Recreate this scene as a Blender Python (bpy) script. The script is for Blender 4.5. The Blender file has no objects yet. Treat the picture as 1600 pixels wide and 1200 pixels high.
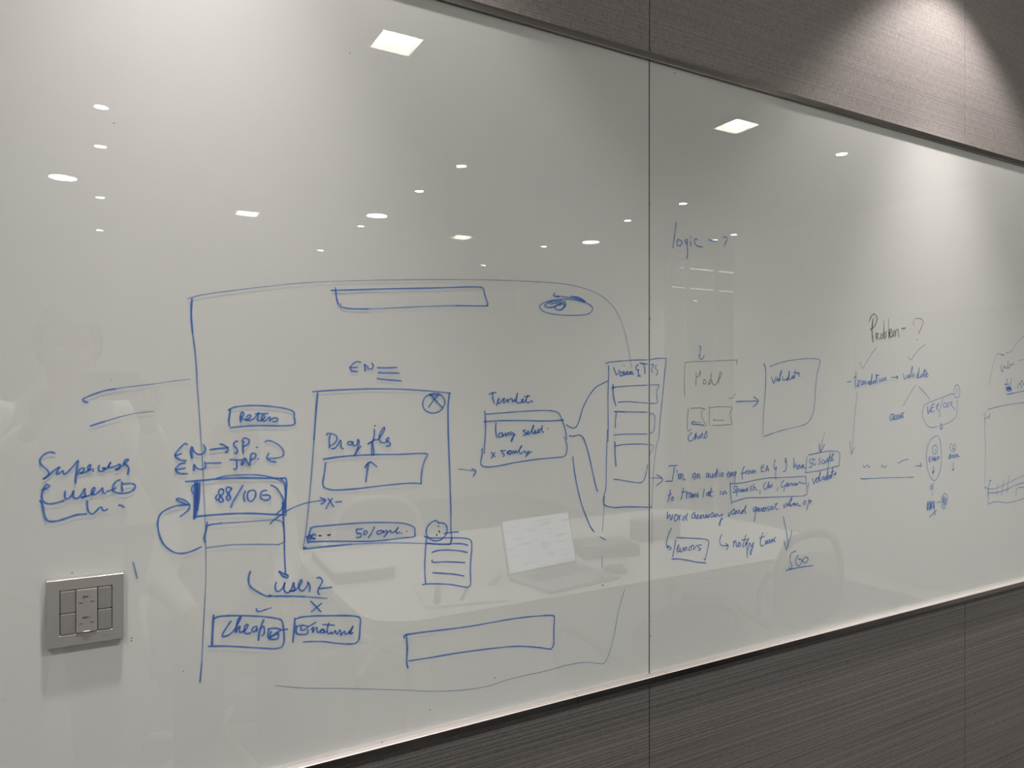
import bpy, bmesh, math, random
from mathutils import Vector, Matrix
random.seed(7)
sc = bpy.context.scene
col = sc.collection
PI = math.pi
PAINT = (.62, .61, .605)
UP0 = (.135, .128, .119)
UP1 = (.36, .34, .322)
LO0 = (.064, .0605, .0575)
LO1 = (.175, .166, .159)

# ---------------- camera, exposure ----------------
CAM_Z = 1.5
YAW = math.radians(29.673)
FWD = Vector((math.sin(YAW), math.cos(YAW), 0)); RGT = Vector((math.cos(YAW), -math.sin(YAW), 0))
cd = bpy.data.cameras.new('camera'); cam = bpy.data.objects.new('camera', cd); col.objects.link(cam)
cam.location = (0, -1.1, CAM_Z); cam.rotation_euler = (PI/2, 0, -YAW)
cd.sensor_width = 36; cd.lens = 1135.55/1600*36; cd.clip_start = 0.001; cd.clip_end = 60
sc.camera = cam
sc.view_settings.view_transform = 'Standard'; sc.view_settings.look = 'None'
sc.view_settings.gamma = 1; sc.view_settings.use_curve_mapping = False
sc.view_settings.exposure = 0.0
w = bpy.data.worlds.new('world'); sc.world = w; w.use_nodes = True
w.node_tree.nodes['Background'].inputs[0].default_value = (.5, .55, .6, 1)
w.node_tree.nodes['Background'].inputs[1].default_value = .3
sc.cycles.max_bounces = 8; sc.cycles.sample_clamp_indirect = 0; sc.cycles.transparent_max_bounces = 12

# ---------------- helpers ----------------
def props(o, label=None, cat=None, group=None, kind=None):
    if label: o['label'] = label
    if cat: o['category'] = cat
    if group: o['group'] = group
    if kind: o['kind'] = kind
    return o
def empty(name, loc=(0,0,0), rz=0, **k):
    o = bpy.data.objects.new(name, None); col.objects.link(o); o.empty_display_size = .05
    o.location = loc; o.rotation_euler = (0, 0, rz); return props(o, **k)
def link(name, me, m, parent=None, loc=(0,0,0), rot=(0,0,0), **k):
    o = bpy.data.objects.new(name, me); col.objects.link(o)
    if m is not None and not me.materials: me.materials.append(m)
    o.parent = parent; o.location = loc; o.rotation_euler = rot
    return props(o, **k)
def obj(name, bm, m, parent=None, loc=(0,0,0), rot=(0,0,0), smooth=False, **k):
    me = bpy.data.meshes.new(name); bmesh.ops.recalc_face_normals(bm, faces=bm.faces)
    bm.to_mesh(me); bm.free()
    if smooth:
        for p in me.polygons: p.use_smooth = True
    return link(name, me, m, parent, loc, rot, **k)
def box(bm, x0, x1, y0, y1, z0, z1, bev=0, seg=2, M=None):
    r = bmesh.ops.create_cube(bm, size=1)
    vs = r['verts']
    for v in vs:
        v.co = Vector((x0+(v.co.x+.5)*(x1-x0), y0+(v.co.y+.5)*(y1-y0), z0+(v.co.z+.5)*(z1-z0)))
    if M is not None:
        for v in vs: v.co = M @ v.co
    if bev:
        es = list({e for v in vs for e in v.link_edges})
        bmesh.ops.bevel(bm, geom=es, offset=bev, segments=seg, profile=.5, affect='EDGES')
def cyl(bm, c, r, h, n=24, r2=None, M=None):
    r_ = bmesh.ops.create_cone(bm, cap_ends=True, segments=n, radius1=r, radius2=r if r2 is None else r2, depth=h)
    for v in r_['verts']:
        v.co += Vector(c)
        if M is not None: v.co = M @ v.co
def tube(bm, pts, r, n=10, closed=False):
    pts = [Vector(p) for p in pts]; rings = []; N = len(pts)
    up = Vector((0, 0, 1))
    for i, p in enumerate(pts):
        a = pts[i-1] if (i > 0 or closed) else p; b = pts[(i+1) % N] if (i < N-1 or closed) else p
        t = (b-a).normalized()
        u = t.cross(up)
        if u.length < .1: u = t.cross(Vector((0, 1, 0)))
        u.normalize(); v = t.cross(u)
        rr = r[i] if isinstance(r, (list, tuple)) else r
        rings.append([bm.verts.new(p+u*rr*math.cos(2*PI*k/n)+v*rr*math.sin(2*PI*k/n)) for k in range(n)])
    for i in range(N if closed else N-1):
        A, B = rings[i], rings[(i+1) % N]
        for k in range(n): bm.faces.new((A[k], A[(k+1) % n], B[(k+1) % n], B[k]))
    if not closed: bm.faces.new(rings[0][::-1]); bm.faces.new(rings[-1])
def slab(bm, pts, z0, z1):
    a = [bm.verts.new((x, y, z0)) for x, y in pts]; b = [bm.verts.new((x, y, z1)) for x, y in pts]
    bm.faces.new(a[::-1]); bm.faces.new(b)
    n = len(pts)
    for i in range(n): bm.faces.new((a[i], a[(i+1) % n], b[(i+1) % n], b[i]))
def B(): return bmesh.new()
def smooth_pts(p, k=5):
    n = len(p)
    if n < 3: return [Vector((q[0], q[1])) for q in p]
    P = [Vector(q) for q in p]; out = []
    for i in range(n-1):
        a = P[max(i-1, 0)]; b = P[i]; c = P[i+1]; d = P[min(i+2, n-1)]
        for j in range(k):
            t = j/k
            out.append(.5*((2*b)+(c-a)*t+(2*a-5*b+4*c-d)*t*t+(3*b-a-3*c+d)*t**3))
    out.append(P[-1]); return out

# ---------------- materials ----------------
def mat(name, c, rough=.5, metal=0, spec=.5, emit=None, es=0):
    m = bpy.data.materials.new(name); m.use_nodes = True
    b = m.node_tree.nodes['Principled BSDF']
    b.inputs['Base Color'].default_value = (*c, 1); b.inputs['Roughness'].default_value = rough
    b.inputs['Metallic'].default_value = metal; b.inputs['Specular IOR Level'].default_value = spec
    if emit: b.inputs['Emission Color'].default_value = (*emit, 1); b.inputs['Emission Strength'].default_value = es
    return m
def nodes(m): return m.node_tree.nodes, m.node_tree.links, m.node_tree.nodes['Principled BSDF']
def add(m, t, **kw):
    n = m.node_tree.nodes.new(t)
    for k, v in kw.items():
        if k in n.inputs: n.inputs[k].default_value = v
        else: setattr(n, k, v)
    return n
def noisy(m, scale, stretch, c0, c1, bump=0, detail=4, dist=.001, lo=.3, hi=.7):
    """colour grain from stretched noise in object coordinates (metres)"""
    N, L, b = nodes(m)
    tc = add(m, 'ShaderNodeTexCoord'); mp = add(m, 'ShaderNodeMapping'); mp.inputs['Scale'].default_value = stretch
    nz = add(m, 'ShaderNodeTexNoise', Scale=scale, Detail=detail, Roughness=.6)
    cr = add(m, 'ShaderNodeValToRGB'); cr.color_ramp.elements[0].color = (*c0, 1); cr.color_ramp.elements[1].color = (*c1, 1)
    cr.color_ramp.elements[0].position = lo; cr.color_ramp.elements[1].position = hi
    L.new(tc.outputs['Object'], mp.inputs[0]); L.new(mp.outputs[0], nz.inputs['Vector']); L.new(nz.outputs[0], cr.inputs[0])
    L.new(cr.outputs[0], b.inputs['Base Color'])
    if bump:
        bp = add(m, 'ShaderNodeBump', Strength=bump, Distance=dist); L.new(nz.outputs[0], bp.inputs['Height']); L.new(bp.outputs[0], b.inputs['Normal'])
    return nz

paint = mat('back_painted_glass', PAINT, .9, spec=0)
noisy(paint, 3, (1, 1, 1), tuple(c*.985 for c in PAINT), tuple(c*1.015 for c in PAINT))
glass = bpy.data.materials.new('clear_front_glass'); glass.use_nodes = True
N = glass.node_tree.nodes; L = glass.node_tree.links; N.clear()
out = N.new('ShaderNodeOutputMaterial'); mix = N.new('ShaderNodeMixShader'); tr = N.new('ShaderNodeBsdfTransparent'); gl = N.new('ShaderNodeBsdfGlossy')
tr.inputs[0].default_value = (.985, 1, .99, 1); gl.inputs['Roughness'].default_value = .004
fr = N.new('ShaderNodeFresnel'); fr.inputs[0].default_value = 1.68
geo = N.new('ShaderNodeNewGeometry'); inv = N.new('ShaderNodeMath'); inv.operation = 'SUBTRACT'; inv.inputs[0].default_value = 1
mul = N.new('ShaderNodeMath'); mul.operation = 'MULTIPLY'
L.new(geo.outputs['Backfacing'], inv.inputs[1]); L.new(fr.outputs[0], mul.inputs[0]); L.new(inv.outputs[0], mul.inputs[1])
L.new(mul.outputs[0], mix.inputs[0]); L.new(tr.outputs[0], mix.inputs[1]); L.new(gl.outputs[0], mix.inputs[2]); L.new(mix.outputs[0], out.inputs[0])
def weave(name, base, hi, thread_v, thread_h, bump):
    """two crossed sets of threads plus long slubs"""
    m = mat(name, base, .85, spec=.2); N, L, b = nodes(m)
    tc = add(m, 'ShaderNodeTexCoord')
    def nz(s, sc_, d=3):
        mp = add(m, 'ShaderNodeMapping'); mp.inputs['Scale'].default_value = s
        n = add(m, 'ShaderNodeTexNoise', Scale=sc_, Detail=d, Roughness=.65)
        L.new(tc.outputs['Object'], mp.inputs[0]); L.new(mp.outputs[0], n.inputs['Vector']); return n.outputs[0]
    h = nz((HX, 1, 1), thread_h); v = nz((1, 1, .12), thread_v); g = nz((1, 1, 1), 620, 2); s2 = nz((.0006, .02, 1), thread_h*1.0, 0)
    mpw = add(m, 'ShaderNodeMapping'); mpw.inputs['Scale'].default_value = (.004, 0, 1); L.new(tc.outputs['Object'], mpw.inputs[0])
    wv = add(m, 'ShaderNodeTexWave', Scale=HW[0], Distortion=HW[1], Detail=2); wv.bands_direction = 'Z'; wv.inputs['Detail Scale'].default_value = 2.5; L.new(mpw.outputs[0], wv.inputs['Vector'])
    def mth(op, a, b_):
        n = add(m, 'ShaderNodeMath', operation=op)
        for i, x in enumerate((a, b_)):
            if isinstance(x, (int, float)): n.inputs[i].default_value = x
            else: L.new(x, n.inputs[i])
        return n.outputs[0]
    tot = mth('ADD', mth('MULTIPLY', h, HV[0]), mth('MULTIPLY', v, HV[1])); tot = mth('ADD', tot, mth('MULTIPLY', g, HV[2])); tot = mth('ADD', tot, mth('MULTIPLY', s2, HV[3]))
    tot = mth('ADD', tot, mth('MULTIPLY', wv.outputs['Fac'], HW[2])); tot = mth('DIVIDE', tot, sum(HV)+HW[2])
    cr = add(m, 'ShaderNodeValToRGB'); e = cr.color_ramp.elements
    e[0].position = .40; e[1].position = .62; e[0].color = (*base, 1); e[1].color = (*hi, 1)
    L.new(tot, cr.inputs[0]); L.new(cr.outputs[0], b.inputs['Base Color'])
    bp = add(m, 'ShaderNodeBump', Strength=bump, Distance=.0012); L.new(tot, bp.inputs['Height']); L.new(bp.outputs[0], b.inputs['Normal'])
    return m
HV = (.6, .9, 1.5, .15); HX = .15; HW = (70, 4, .25)
fabric_up = weave('taupe_woven_wallcovering', UP0, UP1, 420, 420, .55)
HV = (.5, .3, 1.6, .14); HX = .2; HW = (46, 9, .28)
fabric_lo = weave('charcoal_streaked_wallcovering', LO0, LO1, 420, 330, .5)
steel = mat('brushed_steel', (.19, .175, .16), .19, 1)
noisy(steel, 60, (.02, 1, 6), (.14, .13, .12), (.24, .225, .21))
steel_lit = mat('lit_steel_top', (.54, .50, .48), .45, .5)  # paler copy of the rail steel, paints in the light from above
gap = mat('dark_joint', (.02, .02, .02), .9)
white = mat('white_paint', (.78, .77, .74), .8); ceil_m = mat('ceiling_paint', (.62, .61, .58), .9)
plate_m = mat('champagne_grey_switch_plastic', (.30, .30, .282), .38, .35)
btn_m = mat('grey_switch_button', (.30, .30, .282), .34, .35)
clear_m = mat('switch_label_window', (.24, .235, .225), .3, 0, .35)
dark_m = mat('dark_slot', (.03, .03, .03), .5)
print_m = mat('dark_print', (.04, .038, .036), .6)
carpet = mat('grey_carpet', (.12, .12, .125), .95); noisy(carpet, 120, (1, 1, 1), (.08, .08, .085), (.15, .15, .155), .4)
def ink(name, c, t, f):
    """dry marker film: part opaque pigment, part coloured transparency, so its shadow on the paint behind is tinted"""
    m = bpy.data.materials.new(name); m.use_nodes = True; N = m.node_tree.nodes; L = m.node_tree.links; N.clear()
    o = N.new('ShaderNodeOutputMaterial'); mx = N.new('ShaderNodeMixShader'); tr = N.new('ShaderNodeBsdfTransparent'); d = N.new('ShaderNodeBsdfDiffuse')
    tr.inputs[0].default_value = (*t, 1); d.inputs[0].default_value = (*c, 1); mx.inputs[0].default_value = f
    L.new(tr.outputs[0], mx.inputs[1]); L.new(d.outputs[0], mx.inputs[2]); L.new(mx.outputs[0], o.inputs[0]); return m
INK = {'b': ink('blue_marker', (.10, .21, .46), (.24, .43, .87), .36), 'm': ink('thin_blue_marker', (.10, .19, .42), (.52, .63, .87), .24), 'f': ink('faint_blue_marker', (.16, .21, .32), (.58, .66, .80), .26),
       'k': ink('black_marker', (.03, .028, .025), (.16, .15, .14), .6), 'g': ink('rubbed_grey_marker', (.10, .10, .085), (.56, .56, .50), .28), 's': ink('dry_speck', (.02, .02, .02), (.1, .1, .1), .8)}

# ---------------- the setting ----------------
X0, X1, X2, YB, CZ = -2.6, 5.0, 9.2, -7.6, 2.8
def struct(name, x0, x1, y0, y1, z0, z1, m, parent=None):
    bm = B(); box(bm, x0, x1, y0, y1, z0, z1); o = obj(name, bm, m, parent)
    if parent is None: o['kind'] = 'structure'
    return o
struct('floor', X0-.1, X2+.1, YB-.1, .1, -.1, 0, carpet)
WB = .008   # panels and glass sit 8 mm proud of the wall behind
wall = struct('wall_front', X0-.1, X1+.1, .0165, .1, 0, CZ, gap)
wall_f = mat('plain_wall', (.55, .54, .52), .85)
struct('wall_left', X0-.1, X0, YB, .0, 0, CZ, white)
struct('wall_back', X0-.1, X2, YB-.1, YB, 0, CZ, white)
wr = struct('wall_right', X1, X1+.1, -3.62, 0, 0, CZ, white)
grey_pan = mat('grey_wall_panel', (.60, .59, .575), .6)
for i in range(3): struct('wall_panel', X1-.012, X1-.001, -3.6+i*1.2+.002, -2.4+i*1.2-.002, .1, 2.0, grey_pan, wr)
struct('wall_right', X1, X1+.1, YB, -4.55, 0, CZ, white)
struct('wall_corridor', X2, X2+.1, YB, -3.62, 0, CZ, mat('pale_blue_blind', (.55, .66, .70), .8))
struct('wall_corridor', X1+.1, X2, -3.62, -3.52, 0, CZ, white)
# board bottom/top on the wall
ZB, ZT = CAM_Z-.567, CAM_Z+.631
SX = [-2.6, -1.27, -.166, .936, 2.035, 3.14, 4.24, 5.0]      # cloth panel joints
for a, b_ in zip(SX[:-1], SX[1:]):
    for z0, z1, m in ((ZT+.012, CZ-.002, fabric_up), (.11, ZB-.012, fabric_lo)):
        bm = B(); box(bm, a+.0009, b_-.0009, 0, .0165, z0, z1, .0012, 2)
        obj('cloth_panel', bm, m, wall)
bb = struct('baseboard_front', X0, X1, -.008, .0165, 0, .1, steel)
def rail(name, xs, zs, parent):
    # zs: profile in (y, z)
    for a, b_ in zip(xs[:-1], xs[1:]):
        bm = B(); va = [bm.verts.new((a+.0003, y, z)) for y, z in zs]; vb = [bm.verts.new((b_-.0003, y, z)) for y, z in zs]
        n = len(zs)
        bm.faces.new(va); bm.faces.new(vb[::-1])
        for i in range(n): bm.faces.new((va[i], vb[i], vb[(i+1) % n], va[(i+1) % n]))
        o = obj(name, bm, steel, parent); o.data.materials.append(steel_lit)
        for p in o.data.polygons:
            if p.normal.z > .5: p.material_index = 1  # upward faces take the painted lit colour
t1 = empty('trim_1', (0, 0, 0), kind='structure')
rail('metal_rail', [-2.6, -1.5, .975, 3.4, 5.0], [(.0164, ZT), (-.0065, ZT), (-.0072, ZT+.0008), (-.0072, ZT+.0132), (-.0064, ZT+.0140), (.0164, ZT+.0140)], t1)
t2 = empty('trim_2', (0, 0, 0), kind='structure')
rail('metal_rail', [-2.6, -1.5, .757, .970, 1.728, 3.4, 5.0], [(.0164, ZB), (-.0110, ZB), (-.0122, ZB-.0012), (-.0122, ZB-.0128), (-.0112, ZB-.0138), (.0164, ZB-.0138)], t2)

# ceiling with cut-outs for the square fittings
squares = [(x, y) for x in (-.82, .99, 2.80) for y in (-1.526, -4.72)]
H = .083
bm = B()
xs = sorted({X0-.1, X2+.1, *[x+s*H for x, _ in squares for s in (-1, 1)]}); ys = sorted({YB-.1, .1, *[y+s*H for _, y in squares for s in (-1, 1)]})
for i in range(len(xs)-1):
    for j in range(len(ys)-1):
        cx, cy = (xs[i]+xs[i+1])/2, (ys[j]+ys[j+1])/2
        if any(abs(cx-x) < H*.9 and abs(cy-y) < H*.9 for x, y in squares): continue
        vs = [bm.verts.new(p) for p in ((xs[i], ys[j], CZ), (xs[i+1], ys[j], CZ), (xs[i+1], ys[j+1], CZ), (xs[i], ys[j+1], CZ))]
        bm.faces.new(vs)
bmesh.ops.remove_doubles(bm, verts=bm.verts, dist=1e-5)
me = bpy.data.meshes.new('ceiling'); bm.to_mesh(me); bm.free(); link('ceiling', me, ceil_m, kind='structure')
struct('ceiling_slab', X0-.1, X2+.1, YB-.1, .1, CZ+.16, CZ+.2, white)

# ---------------- lights ----------------
def emitm(name, c, s):
    m = bpy.data.materials.new(name); m.use_nodes = True; N = m.node_tree.nodes; N.clear()
    o = N.new('ShaderNodeOutputMaterial'); e = N.new('ShaderNodeEmission'); e.inputs[0].default_value = (*c, 1); e.inputs[1].default_value = s
    m.node_tree.links.new(e.outputs[0], o.inputs[0]); return m
P = dict(small=66, big=125, wash=50, wash2=116, wa=98, wb=.4, wa2=57, sq=81, sqa=124, scr=2.6, sqe=30)
lamp_w = emitm('lit_lens', (1, .97, .93), 40)
lamp_big = emitm('lit_diffuser', (1, .98, .96), 26)
lamp_sq = emitm('lit_square_lens', (1, .975, .94), P['sqe'])
lamp_dim = emitm('lit_linear_diffuser', (1, .98, .9), 5)
reflector = mat('white_reflector', (.85, .82, .74), .6)
def spot(name, loc, power, ang, blend, r, parent, c=(1, .955, .915)):
    d = bpy.data.lights.new(name, 'SPOT'); d.energy = power; d.spot_size = ang; d.spot_blend = blend; d.shadow_soft_size = r; d.color = c
    o = bpy.data.objects.new(name, d); col.objects.link(o); o.location = loc; o.parent = parent; return o
def ring(bm, ri, ro, z0, z1, n=32):
    A = []
    for k in range(n):
        a = 2*PI*k/n; c_, s_ = math.cos(a), math.sin(a)
        A.append([bm.verts.new((ri*c_, ri*s_, z1)), bm.verts.new((ri*c_, ri*s_, z0)), bm.verts.new((ro*c_, ro*s_, z0)), bm.verts.new((ro*c_, ro*s_, z1))])
    for k in range(n):
        p, q = A[k], A[(k+1) % n]
        for i in range(4): bm.faces.new((p[i], p[(i+1) % 4], q[(i+1) % 4], q[i]))
meshes = {}
def getm(key, fn, m):
    if key not in meshes:
        bm = B(); fn(bm); bmesh.ops.recalc_face_normals(bm, faces=bm.faces); me = bpy.data.meshes.new(key); bm.to_mesh(me); bm.free(); me.materials.append(m); meshes[key] = me
    return meshes[key]
def downlight(x, y, r, lens, power, ang, blend, label, group, name='downlight', lc=(1, .955, .915)):
    t = empty(name, (x, y, CZ), label=label, cat='ceiling light', group=group)
    k = '%s_%.3f' % (name, r)
    link('trim_ring', getm(k+'_ring', lambda b: ring(b, r, r+.008, -.004, -.0005), white), None, t)
    link('lens', getm(k+'_lens'+lens.name, lambda b: cyl(b, (0, 0, -.002), r, .002, 32), lens), None, t)
    if power: spot('lamp', (0, 0, -.012), power, ang, blend, min(r, .03), t, lc)
    return t
def names(x, y):
    cx = 'left' if x < 1 else 'middle' if x < 3 else 'right'
    return cx
rows = {-2.81: 'nearest the board', -3.46: 'second from the board', -4.71: 'third from the board', -5.95: 'farthest from the board'}
for x in (.013, 1.88, 3.655):
    for y, rn in rows.items():
        yy = y if not (x > 3 and y == -2.81) else -2.834
        downlight(x, yy, .030, lamp_w, P['small'], math.radians(130), 1, 'small round ceiling downlight in the %s row, %s' % (names(x, y), rn), 'small round downlights')
downlight(3.646, -1.542, .030, lamp_w, P['small'], math.radians(130), 1, 'small round ceiling downlight by itself above the far end of the white table', 'small round downlights')
downlight(.013, -1.50, .030, lamp_w, 85, math.radians(62), .8, 'unseen small round ceiling downlight added to brighten the standing person', 'small round downlights')  # extra lamp out of view, added to brighten the white shirt's reflection
downlight(4.80, -3.43, .028, lamp_w, 0, 1, 1, 'small round downlight beside the glass panel, nearer the board', 'small round downlights')
downlight(4.83, -3.69, .028, lamp_w, 0, 1, 1, 'small round downlight beside the glass panel, farther from the board', 'small round downlights')
downlight(8.06, -7.3, .03, lamp_w, 0, 1, 1, 'small round downlight far away beyond the glass panel', 'small round downlights')
for x, y, nn in ((-.192, -4.27, 'left'), (1.869, -4.283, 'middle'), (3.918, -4.321, 'right')):
    downlight(x, y, .078, lamp_big, P['big'], math.radians(150), .6, 'large round ceiling downlight in the %s of the room' % nn, 'large round downlights', 'round_ceiling_light')
for x, nn in ((-1.70, 'far left'), (.10, 'left'), (1.90, 'right'), (3.70, 'far right')):
    wt = downlight(x, -.27, .033, lamp_w, P['wash'], math.radians(P['wa']), P['wb'], 'wall washing downlight close to the board wall, %s of the glass board' % nn, 'wall washing downlights', 'wall_washer', (1, .90, .885))
    spot('beam_lamp', (0, 0, -.012), P['wash2'], math.radians(P['wa2']), 1, .045, wt, (1, .90, .895))
SQD = .032
def reflector_bm(bm):
    lo = [bm.verts.new((sx*H, sy*H, 0)) for sx, sy in ((-1, -1), (1, -1), (1, 1), (-1, 1))]
    hi = [bm.verts.new((sx*H, sy*H, SQD)) for sx, sy in ((-1, -1), (1, -1), (1, 1), (-1, 1))]
    for i in range(4): bm.faces.new((lo[i], lo[(i+1) % 4], hi[(i+1) % 4], hi[i]))
def sqring(bm):
    for s in (-1, 1):
        box(bm, s*H-.004, s*H+.004, -H-.004, H+.004, -.0015, 0); box(bm, -H+.004, H-.004, s*H-.004, s*H+.004, -.0015, 0)
for x, y in squares:
    nn = {-.82: 'leftmost', .99: 'second from the left', 2.80: 'rightmost'}[x]; rn = 'near row' if y > -3 else 'far row'
    t = empty('square_downlight', (x, y, CZ), label='square recessed ceiling light, %s in the %s' % (nn, rn), cat='ceiling light', group='square recessed ceiling lights')
    link('reflector', getm('sq_refl', reflector_bm, reflector), None, t)
    link('trim_ring', getm('sq_ring', sqring, white), None, t)
    link('diffuser', getm('sq_lens', lambda b: box(b, -H, H, -H, H, SQD, SQD+.004), lamp_sq), None, t)
    spot('lamp', (0, 0, SQD-.004), P['sq'], math.radians(P['sqa']), .55, .02, t)
for x0, x1, y, nn in ((5.5, 7.4, -4.86, 'nearer'), (6.45, 7.6, -6.1, 'farther')):
    t = empty('linear_light', ((x0+x1)/2, y, CZ-.03), label='long thin linear ceiling light beyond the glass panel, the %s one' % nn, cat='ceiling light', group='linear lights beyond the glass')
    bm = B(); box(bm, -(x1-x0)/2, (x1-x0)/2, -.03, .03, 0, .028); obj('housing', bm, white, t)
    bm = B(); box(bm, -(x1-x0)/2, (x1-x0)/2, -.026, .026, -.004, 0); obj('diffuser', bm, lamp_dim, t)
    for q in (-.6, 0, .6): spot('lamp', (q*(x1-x0)/2, 0, -.01), 75, math.radians(150), 1, .02, t, (.88, .96, 1))
# glass partition on the right of the room
pg = bpy.data.materials.new('partition_glass'); pg.use_nodes = True; N = pg.node_tree.nodes; L = pg.node_tree.links; N.clear()
o_ = N.new('ShaderNodeOutputMaterial'); mx = N.new('ShaderNodeMixShader'); mx.inputs[0].default_value = .06
t_ = N.new('ShaderNodeBsdfTransparent'); g_ = N.new('ShaderNodeBsdfGlossy'); g_.inputs['Roughness'].default_value = .02; t_.inputs[0].default_value = (.94, .98, .97, 1)
L.new(t_.outputs[0], mx.inputs[1]); L.new(g_.outputs[0], mx.inputs[2]); L.new(mx.outputs[0], o_.inputs[0])
alu = mat('pale_aluminium', (.7, .7, .68), .35, .6)
wn = empty('window_1', (X1+.05, -4.08, 0), kind='structure')
for y0, y1 in ((-.46, -.20), (-.18, .18), (.20, .45)):
    bm = B(); box(bm, -.004, .004, y0, y1, .06, CZ-.06); obj('glass_pane', bm, pg, wn)
for y in (-.47, -.19, .19, .455):
    bm = B(); box(bm, -.03, .03, y-.01, y+.01, 0, CZ); obj('mullion', bm, alu, wn)
bm = B(); box(bm, -.03, .03, -.455, .44, 0, .06); obj('window_frame', bm, alu, wn)
bm = B(); box(bm, -.03, .03, -.455, .44, CZ-.06, CZ); obj('window_frame', bm, alu, wn)

# ---------------- the glass whiteboard ----------------
board = empty('glass_whiteboard', (0, 0, 0), label='long wall mounted white glass writing board covered in blue marker sketches, above the light switch wall', cat='whiteboard')
board['label'] = 'long white glass writing board covered in blue marker sketches, set between two steel rails'
GT = .0009
for a, b_ in ((X0, .936), (.936, 5.0)):
    bm = B(); box(bm, a+.0013, b_-.0013, 0, GT, ZB+.0003, ZT-.0003)
    g = obj('glass_panel', bm, glass, board)
    bm = B(); box(bm, a+.0013, b_-.0013, GT+.0002, .0155, ZB+.0003, ZT-.0003)
    obj('painted_backing', bm, paint, g)
bm = B(); box(bm, .9350, .9370, .0012, .0160, ZB+.001, ZT-.001); obj('joint_seal', bm, gap, board, label='dark seal in the joint between the glass panels')
bm = B()
for i in range(16):   # dried grime caught in the joint
    z = ZB+.02+random.random()*(ZT-ZB-.04); s_ = random.uniform(.0005, .0012)
    x = .9372+random.choice((-1, 1))*.0014
    v = [bm.verts.new((x+dx*s_*.7, -.0002, z+dz*s_*1.6)) for dx, dz in ((-1, -.6), (.3, -1), (1, 0), (.5, 1), (-.8, .7))]
    bm.faces.new(v)
obj('ink_grime', bm, INK['s'], board, kind='stuff', label='dark grime along the joint between the glass panels')

WS = 1.12
def ribbon(bm, pts, w, y, mi, taper=True):
    sp = smooth_pts(pts); n = len(sp)
    # drop coincident points
    q = [sp[0]]
    for p in sp[1:]:
        if (p-q[-1]).length > 1e-5: q.append(p)
    if len(q) < 2: q.append(q[0]+Vector((.0004, 0)))
    n = len(q); Lr = []; 
    for i, p in enumerate(q):
        t = (q[min(i+1, n-1)]-q[max(i-1, 0)])
        if t.length < 1e-7: t = Vector((1, 0))
        t.normalize(); nn = Vector((-t.y, t.x))
        h = w/2*(1+.10*math.sin(i*.9+pts[0][0]*37)+.06*math.sin(i*.37))
        Lr.append((p+nn*h, p-nn*h, t, h))
    vs = [(bm.verts.new((a.x, y, a.y)), bm.verts.new((b_.x, y, b_.y))) for a, b_, _, _ in Lr]
    fs = []
    for (a, b_), (c_, d_) in zip(vs, vs[1:]):
        fs.append(bm.faces.new((a, b_, d_, c_)))
    for e, sgn in ((0, -1), (-1, 1)):
        A, Bv = vs[e]; t, h = Lr[e][2], Lr[e][3]; p = q[e]; base = Vector((-t.y, t.x))
        arc = [bm.verts.new((p.x+(base.x*math.cos(u)+sgn*t.x*math.sin(u))*h, y, p.y+(base.y*math.cos(u)+sgn*t.y*math.sin(u))*h)) for u in (PI*.25, PI*.5, PI*.75)]
        fs.append(bm.faces.new([A]+arc+[Bv]))
    for f in fs: f.material_index = mi
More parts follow.
